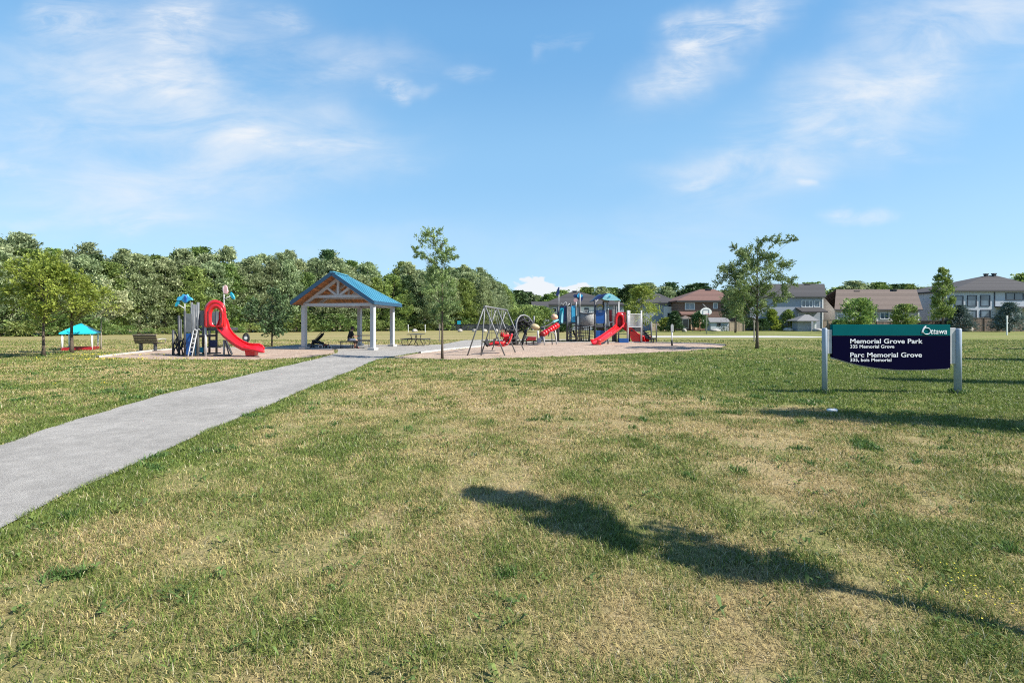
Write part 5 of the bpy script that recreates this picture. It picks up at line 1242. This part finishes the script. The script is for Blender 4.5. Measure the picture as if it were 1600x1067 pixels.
def small_play():
    d = 35.5; p = at(1026, 530, d); t = thing('post_seat', 'small dark play seat on a post at the foot of the playground stairs', 'play seat', (p.x, p.y, 0))
    x2 = X(1025.5, d); MB().tube([(x2, p.y, 0), (x2, p.y, Z(505, d))], .045, 8).build('post', M_['dark'], t)
    MB().box((x2 - .22, p.y, Z(529, d)), (.42, .34, .09)).build('seat', M_['black'], t, bevel=.02); MB().tube([(x2 - .22, p.y, 0), (x2 - .22, p.y, Z(530, d))], .05, 8).build('pedestal', M_['dark'], t)
    d = 31.5; x = X(1050, d); t = thing('play_rules_post', 'grey post with pale upright panel at the right end of the mulch', 'sign post', (x, d, 0))
    MB().tube([(x, d, 0), (x, d, .35)], .06, 10).build('post_sleeve', M_['black'], t); MB().tube([(x, d, .3), (x, d, Z(517, d))], .04, 10).build('post', M_['white'], t)
    zt = Z(506.5, d); zb = Z(518, d); MB().prism([(x - .09, d - .06, zb), (x + .09, d - .06, zb), (x + .09, d - .06, zt - .12), (x + .05, d - .06, zt), (x - .05, d - .06, zt), (x - .09, d - .06, zt - .12)], (0, .03, 0)).build('panel', M_['lightpost'], t)
small_play()
def zm(zx, zy): return 750 + zx / 12.31, 480 + zy / 12.31
def climber():
    d = 32.0; t = thing('arch_climber', 'black and grey arched rope climber behind the swings', 'climber', (X(822, d), d, 0))
    A = lambda zx, zy, dd=0: at(*zm(zx, zy), d + dd)
    arches = [[(700, 720, -.3), (700, 520, -.3), (698, 310, -.2), (730, 215, 0), (780, 165, .2), (850, 152, .4), (930, 190, .6), (1000, 280, .8), (1030, 330, .9)],
              [(640, 735, .5), (600, 600, .5), (610, 450, .5), (680, 360, .6), (780, 315, .7), (870, 325, .8), (960, 365, .9)], [(800, 720, .4), (830, 600, .4), (870, 480, .5), (930, 410, .7), (1000, 360, .9)]]
    for a in arches: MB().tube([A(*p) for p in a], .06, 8).build('arch_tube', M_['galv'], t)
    MB().tube([A(1040, 170, 1), A(1030, 330, .9)], .06, 8).build('arch_tube', M_['galv'], t)
    net = MB()
    for k in range(8):
        u = k / 7; net.tube([A(715 + 290 * u, 300 - 130 * math.sin(math.pi * min(1, u + .15)) + 60 * u, .1 + .6 * u), A(770 + 200 * u, 330 + 10 * u, .7)], .03, 5)
    for v in (.18, .38, .6, .8): net.tube([A(715 + 280 * u, (300 - 130 * math.sin(math.pi * min(1, u + .15)) + 60 * u) * (1 - v) + 330 * v, .2 + .5 * v) for u in np.linspace(0, 1, 9)], .03, 5)
    net.build('rope_net', M_['black'], t)
    for k, (x, y) in enumerate(((600, 420), (625, 500), (615, 580), (640, 650), (660, 715), (760, 240), (800, 220), (900, 260), (960, 310), (830, 300), (700, 420), (590, 480), (690, 500), (585, 560), (680, 580), (600, 640), (680, 680), (740, 330), (860, 350), (720, 280), (930, 330), (650, 380), (760, 420))):
        c = A(x, y, .2 + .02 * k); MB().tube([c + Vector((math.cos(a) * .17, .10 * math.sin(a), math.sin(a) * .12)) for a in np.linspace(0, 6.283, 13)[:-1]], .06, 8, False, True).build('tread_ring', M_['black'], t)
    leg = MB(); leg.tube([A(860, 420, .4), A(880, 520, .3), A(840, 600, .2), A(800, 720, .2)], .09, 8); leg.build('rubber_leg', M_['black'], t)
    t = thing('bridge_climber', 'red stepped bridge climber with tan pod leading up to the tower', 'climber', (X(855, d), d, 0))
    MB().ell(A(1060, 375, .3), (.34, .28, .19), 9, 6, Matrix.Rotation(R(14), 3, 'Y'), .13, 4).build('tan_pod', M_['tan'], t)
    MB().tube([A(940, 400, .2), A(1000, 380, .2)], .05, 8).build('pod_arm', M_['galv'], t)
    c0, c1 = A(1185, 535, .2), A(1495, 345, 1.8)
    for k in range(7):
        a, b = c0.lerp(c1, k / 7), c0.lerp(c1, (k + .86) / 7); MB().tube([a, a.lerp(b, .5), b], [.19, .22, .19], 12).build('bridge_segment', M_['red'] if k >= 4 or k % 2 else M_['darkred'], t)
    MB().tube([A(1150, 395, .2), A(1260, 370, .6), A(1340, 330, 1.1), A(1400, 290, 1.5)], .05, 8).build('bridge_rail', M_['dark'], t)
    for x in (1215, 1450):
        dd = .2 if x < 1300 else 1.5; MB().tube([A(x - 5, 500 if x < 1300 else 430, dd), A(x + 12, 600, dd), A(x + 28, 735, dd)], .05, 8).build('bridge_leg', M_['lightpost'], t)
    MB().tube([A(1310, 560, .5), A(1340, 490, .5), A(1400, 470, .6), A(1440, 520, .6), A(1455, 620, .6)], .035, 8).build('bridge_arch', M_['galv'], t)
    MB().tube([A(1380, 500, .6), A(1385, 640, .6), A(1390, 730, .6)], .035, 8).build('stem', M_['dark'], t)
    MB().tube([A(1110, 450, .1), A(1115, 540, .1), A(1120, 735, .1)], .055, 8).build('spring_post', M_['lightpost'], t)
    MB().box(A(1135, 640, .1), (.26, .2, .34)).build('step_block', M_['bluegrey'], t, bevel=.02); MB().box(A(1200, 600, .3), (.3, .24, .3)).build('step_block', M_['bluegrey'], t, bevel=.02)
    c = A(975, 605, -.2); MB().prism([A(880, 645, -.2), A(925, 572, -.2), A(1080, 568, -.2), A(1075, 640, -.2)], (0, .4, 0)).build('red_deck', M_['darkred'], t, bevel=.02)
    for x in (890, 1030): MB().tube([A(x, 570, 0), A(x, 720, 0)], .045, 8).build('deck_leg', M_['dark'], t)
    MB().tube([A(860, 570, -.1), A(1090, 566, -.1)], .03, 8).build('deck_rail', M_['galv'], t)
    MB().ell(A(1430, 185, 1.6), (.24, .2, .19), 9, 5, Matrix.Rotation(R(24), 3, 'Y'), .16, 6).build('peach_pod', M_['peach'], t)
    MB().bar(A(1400, 290, 1.8), A(1500, 240, 1.9), .3, .08).build('teal_link', M_['cyan'], t)
climber()

# ------------------------------------------------------------------ houses
def house(name, label, d, dep, wx, eave, mw, mr, roof, ridge, wins=(), over=.45, frame='frame_w', ground=0):
    x0, x1 = X(wx[0], d), X(wx[1], d); ze = Z(eave, d); t = thing(name, label, 'house', ((x0 + x1) / 2, d, 0))
    w = MB(); w.box(((x0 + x1) / 2, d + dep / 2, ze / 2), (x1 - x0, dep, ze))
    dr = d + dep / 2; zr_ = Z(ridge[2], dr); r0, r1 = X(ridge[0], dr), X(ridge[1], dr)
    a, b = x0 - over, x1 + over; f, k = d - over, d + dep + over; th = .22
    rf = MB()
    if roof == 'hip':
        lo = [(a, f, ze), (b, f, ze), (b, k, ze), (a, k, ze)]; up = [(p[0], p[1], p[2] + th) for p in lo]
        rf.add(lo + up + [(r0, dr, zr_), (r1, dr, zr_)], [(3, 2, 1, 0), (0, 1, 5, 4), (1, 2, 6, 5), (2, 3, 7, 6), (3, 0, 4, 7), (4, 5, 9, 8), (6, 7, 8, 9), (5, 6, 9), (7, 4, 8)])
    else:
        for (yy) in (f, k):
            rf.prism([(a, yy, ze - .02), (b, yy, ze - .02), (r1, dr, zr_), (r0, dr, zr_)][::1 if yy == f else -1], (0, 0, .16))
        w.add([(x0, d, ze), (x0, d + dep, ze), (x0, dr, zr_ - .1), (x1, d, ze), (x1, d + dep, ze), (x1, dr, zr_ - .1)], [(0, 1, 2), (5, 4, 3)])
    w.build('wall', M_[mw], t); ro = rf.build('roof', M_[mr], t)
    MB().box(((a + b) / 2, f - .04, ze + .06), (b - a, .07, .24)).build('gutter', M_['fascia'], ro)
    for i, wd in enumerate(wins):
        px0, py0, px1, py1 = wd[:4]; kind = wd[4] if len(wd) > 4 else 'glass'; fr = M_[wd[5] if len(wd) > 5 else frame]; mull = wd[6] if len(wd) > 6 else 1
        X0, X1, Z1, Z0 = X(px0, d), X(px1, d), Z(py0, d), Z(py1, d); b2 = .11; m = MB()
        cx, cz, W_, H_ = (X0 + X1) / 2, (Z0 + Z1) / 2, X1 - X0, Z1 - Z0
        m.box((cx, d - .04, Z1 - b2 / 2), (W_, .1, b2)); m.box((cx, d - .04, Z0 + b2 / 2), (W_, .1, b2)); m.box((X0 + b2 / 2, d - .04, cz), (b2, .1, H_ - 2 * b2)); m.box((X1 - b2 / 2, d - .04, cz), (b2, .1, H_ - 2 * b2))
        for q in range(1, mull): m.box((X0 + W_ * q / mull, d - .035, cz), (b2 * .8, .09, H_ - 2 * b2))
        fo = m.build('window', fr, t); MB().box((cx, d - .01, cz), (W_ - 2 * b2 + .02, .03, H_ - 2 * b2 + .02)).build('pane', M_[kind], fo)
    return t, ro
def vent(ro, px, py, d, w=.7, h=.45):
    p = at(px, py, d); MB().box((p.x, d, p.z - h * .35), (w, w, h * .8)).box((p.x, d, p.z), (w * 1.35, w * 1.35, h * .28)).build('roof_vent', M_['fascia'], ro)
def lean(t, x0, x1, y0, y1, d, out, m, posts=True):
    X0, X1 = X(x0, d), X(x1, d); z1, z0 = Z(y0, d), Z(y1, d); mb = MB()
    mb.prism([(X0, d, z1), (X0, d - out, z0), (X0, d - out, z0 - .18), (X0, d, z1 - .18)], (X1 - X0, 0, 0)); mb.build('porch_roof', M_[m], t)
    if posts:
        for x in (X0 + .2, X1 - .2): MB().box((x, d - out + .2, z0 / 2 - .09), (.2, .2, z0 - .18)).build('porch_post', M_['white'], t)
def extra(t, name, x0, y0, x1, y1, d, m, th=.1):
    MB().box(((X(x0, d) + X(x1, d)) / 2, d, (Z(y0, d) + Z(y1, d)) / 2), (X(x1, d) - X(x0, d), th, Z(y0, d) - Z(y1, d))).build(name, M_[m], t)
def houses():
    D = 92; t, ro = house('grey_house', 'grey house with a dark hipped roof behind the middle of the playground', D, 10, (850, 975), 477, 'sidegrey', 'rgrey', 'hip', (893, 906, 456), [(862, 481, 870, 488, 'glassd'), (909, 481, 918, 487.5, 'glassd', 'frame_w'), (935, 481, 944, 489), (957, 480, 966, 488)])
    vent(ro, 898, 455, D + 5)
    extra(t, 'white_wall_band', 905, 479.5, 931, 491, D - .10, 'stucco'); extra(t, 'window', 913, 481, 920, 489, D - .2, 'glassd')
    lean(t, 830, 856, 471, 481, D - .3, 3.0, 'rgrey')
    D = 90; t, ro = house('white_house', 'two storey house, grey above and white below, left of the brick house', D, 10, (1002, 1057), 474.5, 'sidegrey', 'rgrey', 'hip', (1016, 1030, 459), [(1044, 476.5, 1050, 484, 'glassd', 'frame_d')])
    extra(t, 'white_wall_panel', 1037, 479, 1057.2, 516, D - .12, 'stucco', .2); extra(t, 'garage_opening', 1043, 489, 1056, 503, D - .26, 'glassd', .1)
    D = 86; t, ro = house('brick_house', 'brown brick two storey house with a reddish brown hipped roof', D, 10, (1060, 1150), 471.5, 'brick', 'rred', 'hip', (1094, 1116, 452), [(1070, 473.3, 1085.5, 484, 'glass', 'frame_w', 2), (1114, 473.3, 1121, 482.5, 'glass'), (1098, 496, 1106, 508, 'glassd'), (1066, 498, 1076, 513, 'glassd')])
    vent(ro, 1107, 452, D + 4.6); lean(t, 1061, 1093, 486.8, 491, D, 1.2, 'rred', False)
    for px in (1081, 1087, 1094): extra(t, 'brick_column', px - 1.6, 496, px + 1.6, 515, D - .5, 'peach', .4)
    g = thing('patio_gazebo', 'small patio gazebo with a pale sloping top against the brick house', 'gazebo', (X(1070, D - 3), D - 3, 0)); dd = D - 3
    MB().add([(X(1061, dd), dd - 1.2, Z(498, dd)), (X(1080, dd), dd - 1.2, Z(498, dd)), (X(1080, dd), dd + 1.2, Z(498, dd)), (X(1061, dd), dd + 1.2, Z(498, dd)), (X(1070.5, dd), dd, Z(493, dd))], [(0, 1, 4), (1, 2, 4), (2, 3, 4), (3, 0, 4), (3, 2, 1, 0)]).build('canopy', M_['rbrown'], g)
    for x in (1062.5, 1078.5):
        for yy in (-1.1, 1.1): MB().box((X(x, dd), dd + yy, Z(498, dd) / 2), (.12, .12, Z(498, dd))).build('post', M_['fascia'], g)
    D = 82; s = thing('garden_shed', 'white garden shed with a grey roof beside the brick house', 'shed', (X(1125, D), D, 0)); a, b = X(1110.5, D), X(1139, D); ze, zr2 = Z(504, D), Z(497.5, D)
    MB().box(((a + b) / 2, D + 1.2, ze / 2), (b - a, 2.4, ze)).add([(a, D, ze), (a, D + 2.4, ze), (a, D + 1.2, zr2), (b, D, ze), (b, D + 2.4, ze), (b, D + 1.2, zr2)], [(0, 1, 2), (5, 4, 3)]).build('wall', M_['sidelight'], s)
    MB().prism([(a - .2, D - .2, ze), (b + .2, D - .2, ze), (b + .2, D + 1.2, zr2 + .05), (a - .2, D + 1.2, zr2 + .05)], (0, 0, .1)).prism([(b + .2, D + 2.6, ze), (a - .2, D + 2.6, ze), (a - .2, D + 1.2, zr2 + .05), (b + .2, D + 1.2, zr2 + .05)], (0, 0, .1)).build('roof', M_['rgrey2'], s)
    MB().box((X(1123, D), D - .03, Z(507, D)), (.6, .06, .5)).build('window', M_['glassd'], s)
    D = 84; t, ro = house('blue_grey_house', 'blue grey two storey house with a dark gabled roof and white gable edge', D, 9, (1172, 1284), 464.5, 'sidegrey', 'rgrey', 'gable', (1180, 1288, 445), [(1252, 469, 1270, 480.5, 'glass', 'frame_w', 3), (1272, 469, 1281, 480.5, 'glass', 'frame_w'), (1247, 489, 1259, 497, 'glass'), (1203, 488, 1210, 500, 'glass')])
    vent(ro, 1260, 445, D + 4.4); lean(t, 1243, 1283, 480.5, 486.8, D, 1.8, 'rgrey', False)
    mb = MB(); mb.box((X(1284, D) + .12, D + 1.5, Z(465, D) / 2), (.2, 3.2, Z(465, D))); mb.build('white_side_wall', M_['stucco'], t)
    s = thing('garden_pavilion', 'pale roofed garden shelter in front of the blue grey house', 'garden shelter', (X(1259, 80), 80, 0)); a, b = X(1245, 80), X(1274, 80); z0, z1 = Z(501, 80), Z(491.5, 80)
    MB().add([(a - .3, 79.4, z0), (b + .3, 79.4, z0), (b + .3, 82.6, z0), (a - .3, 82.6, z0), (a - .3, 79.4, z0 - .12), (b + .3, 79.4, z0 - .12), (b + .3, 82.6, z0 - .12), (a - .3, 82.6, z0 - .12), (X(1257, 81), 81, z1), (X(1264, 81), 81, z1)], [(0, 1, 9, 8), (1, 2, 9), (2, 3, 8, 9), (3, 0, 8), (4, 5, 1, 0), (5, 6, 2, 1), (6, 7, 3, 2), (7, 4, 0, 3), (7, 6, 5, 4)]).build('roof', M_['rgrey2'], s)
    MB().box(((a + b) / 2 - .2, 80.9, (z0 - .12) / 2), (b - a - .8, 1.6, z0 - .14)).build('wall', M_['sidegrey'], s); MB().box((b - .2, 79.8, (z0 - .12) / 2), (.3, .3, z0 - .14)).build('post', M_['white'], s)
    D = 97; t, ro = house('brown_house', 'narrow brown house with a balcony between blue grey house and bungalow', D, 8, (1284, 1312), 475, 'brick', 'rbrown', 'hip', (1290, 1300, 463.5), [(1293, 477, 1299, 484, 'glassd')], frame='frame_d')
    extra(t, 'balcony', 1289, 488, 1305, 492.5, D - 1.2, 'beige', 2.2); extra(t, 'lower_opening', 1290, 494, 1304, 505, D - .1, 'glassd')
    D = 84; t, ro = house('bungalow', 'long low beige bungalow under a wide brown gabled roof', D, 9, (1305, 1435.5), 485, 'beige', 'rbrown', 'gable', (1306.5, 1432, 453.5), [(1375, 488, 1389, 499, 'glass', 'frame_w', 2), (1308, 490, 1319, 501, 'glass', 'frame_w', 2), (1364, 488, 1370, 505, 'glassd', 'frame_w'), (1340, 489, 1352, 500, 'glass')], over=.4)
    vent(ro, 1337, 455, D + 4.3); vent(ro, 1396, 452.5, D + 4.3); extra(t, 'corner_board', 1434, 486, 1436, 516, D - .05, 'white')
    MB().tube([at(1375, 472, D + 1.9), at(1375, 470.5, D + 1.9)], .12, 8).build('vent_pipe', M_['fascia'], ro)
    D = 97; t, ro = house('patio_house', 'grey house with a dark covered patio behind the narrow poplar', D, 9, (1439, 1486), 472.5, 'sidegrey', 'rgrey', 'hip', (1460, 1474, 455), [(1440, 474, 1462, 497, 'glassd', 'frame_d')], over=.4)
    extra(t, 'balcony', 1447, 488, 1486, 494, D - 1.6, 'beige', .2); extra(t, 'porch_post', 1436.5, 474, 1438, 515, D - 1.6, 'white', .3)
    D = 84; wn = [(1491.3, 462.2, 1505, 479.2), (1511, 461.5, 1525.8, 479), (1531.5, 461, 1546.8, 478.6), (1511.5, 484.5, 1525.8, 496.5), (1531.7, 484, 1547.3, 496)]
    t, ro = house('large_grey_house', 'large pale grey two storey house with big dark framed windows, far right', D, 12, (1488, 1640), 455.5, 'sidelight', 'rgrey', 'hip', (1541, 1556, 430.5), [(*w, 'glass', 'frame_d') for w in wn] + [(1571, 457.8, 1599, 469, 'glass', 'frame_d', 2), (1574, 488, 1596, 505, 'glassd', 'frame_d')])
    vent(ro, 1540.5, 428.5, D + 5.6, .42, .75); vent(ro, 1553, 428, D + 5.6, .42, .75); lean(t, 1554, 1640, 478.5, 481, D, 3.0, 'rgrey', True)
    extra(t, 'corner_board', 1553.5, 456.5, 1554.8, 479, D - .06, 'frame_d')
houses()

# ------------------------------------------------------------------ fences, boulders, posts, hoop
def fence(px0, px1, top, d, m, label, name='board_fence', step=2.4, rail=True):
    x0, x1 = X(px0, d), X(px1, d); h = Z(top, d); t = thing(name, label, 'fence', ((x0 + x1) / 2, d, 0)); n = max(1, round((x1 - x0) / step))
    MB().box(((x0 + x1) / 2, d, h / 2 - .02), (x1 - x0, .04, h - .08)).build('boards', M_[m], t)
    for k in range(n + 1): MB().box((x0 + (x1 - x0) * k / n, d - .06, h / 2), (.11, .08, h)).build('post', M_[m], t)
    if rail: MB().box(((x0 + x1) / 2, d - .02, h), (x1 - x0 + .1, .12, .05)).build('top_rail', M_[m], t)
fence(1516, 1625, 496.5, 79, 'fence', 'brown board fence below the windows of the large grey house')
fence(1437, 1516, 501, 79.6, 'fence', 'brown board fence behind the right end of the park sign')
fence(1303, 1437, 502, 79.3, 'fence', 'brown board fence along the foot of the bungalow')
fence(1286, 1303, 499.5, 79.0, 'palefence', 'weathered short fence beside the left sign post', step=1.0)
fence(1140, 1163, 502.5, 80, 'palefence', 'pale board fence between the shed and the leafy hedge', step=1.2)
fence(1018, 1046, 503.5, 83, 'palefence', 'light wooden fence behind the playground stairs', step=1.2)
def mesh_fence():
    d = 87.5; x0, x1 = X(655, d), X(832, d); t = thing('dark_fence', 'long dark screened fence at the back of the field behind the swings', 'fence', ((x0 + x1) / 2, d, 0)); h = Z(506.5, d)
    MB().box(((x0 + x1) / 2, d, h / 2), (x1 - x0, .03, h - .1)).build('screen', M_['dark'], t); MB().tube([(x0, d - .04, h), (x1, d - .04, h)], .04, 6).build('top_rail', M_['black'], t)
    for k in range(9): MB().tube([(x0 + (x1 - x0) * k / 8, d - .05, 0), (x0 + (x1 - x0) * k / 8, d - .05, h + .05)], .04, 6).build('post', M_['black'], t)
mesh_fence()
def boulder(px, py, w, h, label, seed, dd=None, m='boulder'):
    p = G(px, py) if dd is None else Vector((X(px, dd), dd, 0)); s = p.y / F; rx, rz = w * s / 2, h * s
    mb = MB().ell((p.x, p.y, rz * .35), (rx, rx * .7, rz * .65), 14, 9, Matrix.Rotation(seed, 3, 'Z'), .12, seed); o = mb.build('boulder', M_[m], None, p); tag(o, label, 'boulder', 'boulders along the edge of the park'); return o
boulder(1510, 518, 22, 9, 'large pale boulder just right of the park sign', 1)
boulder(1277, 518, 15, 5, 'flat boulder just left of the park sign', 2)
boulder(1231, 517.5, 14, 5.5, 'pale boulder in front of the green conical shrub', 3)
boulder(1118, 518, 20, 4, 'low flat boulder in front of the garden shed', 4)
boulder(1069, 518.5, 9, 5, 'small boulder at the corner of the brick house yard', 5)
for k, (px, w, lab) in enumerate([(648, 9, 'pale boulder beside the left white stake at the back of the field'), (719, 11, 'grey flat boulder below the teal board at the back of the field'), (741, 8, 'pale boulder behind the left leg of the swing frame'), (757, 9, 'white boulder behind the top of the swing frame legs'), (776, 7, 'small pale boulder at the back of the field right of the swing frame legs')]): boulder(px, 518.6, w, 4.5, lab, 10 + k)
def stake(px, base, top, label, w=.08, m='white', name='marker_post'):
    p = G(px, base); t = thing(name, label, 'post', p); h = Z(top, p.y)
    MB().box((p.x, p.y, h / 2), (w, w, h)).build('post', M_[m], t); MB().box((p.x, p.y - .03, h - .18), (w * 1.8, .03, .34)).build('marker', M_[m], t)
stake(1573.5, 523.5, 493, 'tall white marker post in the grass in front of the bluish spruce', .10)
stake(638, 519, 507, 'left white stake at the foot of the wood right of the pavilion'); stake(664.5, 519.5, 507, 'right white stake at the foot of the wood right of the pavilion')
stake(687, 534, 506, 'pale support stake behind the slender young tree', .07, 'paleb', 'tree_stake'); stake(1178.5, 533.5, 497, 'pale thin stake behind the broad young tree', .08, 'paleb', 'tree_stake')
def teal_board():
    d = 86; p = at(717, 504, d); t = thing('notice_board', 'small teal board on a post in front of the dark fence', 'sign', (p.x, d, 0))
    MB().tube([(p.x, d, 0), (p.x, d, p.z)], .05, 8).build('post', M_['dark'], t); MB().box((p.x, d - .06, p.z), (.6, .05, .62)).build('board', M_['teal'], t, bevel=.02)
teal_board()
def hoop():
    d = 62; x = X(1106.5, d); t = thing('basketball_hoop', 'white basketball hoop with a fan shaped backboard on a pale pole', 'basketball hoop', (x, d, 0)); zt = Z(480.5, d)
    MB().tube([(x, d + .5, 0), (x, d + .5, Z(492, d)), (x, d + .1, Z(488, d))], .07, 10).build('pole', M_['lightpost'], t)
    cx = X(1103.2, d); r = 9 * d / F; pts = [(cx + r * math.cos(a) * 1.0, d, Z(487.5, d) + r * .75 * math.sin(a)) for a in np.linspace(R(-20), R(200), 15)] + [(cx - r * .55, d, Z(492, d)), (cx + r * .55, d, Z(492, d))]
    bb = MB().prism(pts, (0, .05, 0)).build('backboard', M_['white'], t)
    sq = MB(); w, h = .38, .30; z0 = Z(488, d)
    for a, b in (((-w, -h), (w, -h)), ((w, -h), (w, h)), ((w, h), (-w, h)), ((-w, h), (-w, -h))): sq.bar((cx + a[0], d - .012, z0 + a[1]), (cx + b[0], d - .012, z0 + b[1]), .02, .06)
    sq.build('target_square', M_['bluegrey'], bb)
    MB().tube([(cx + math.cos(a) * .23, d - .3 + math.sin(a) * .23, Z(491, d)) for a in np.linspace(0, 6.283, 15)[:-1]], .02, 6, False, True).build('rim', M_['red'], t)
    MB().tube([(x - .1, d + .2, Z(481, d)), at(1098, 475, d + .2)], .03, 6).build('brace', M_['lightpost'], t)
hoop()
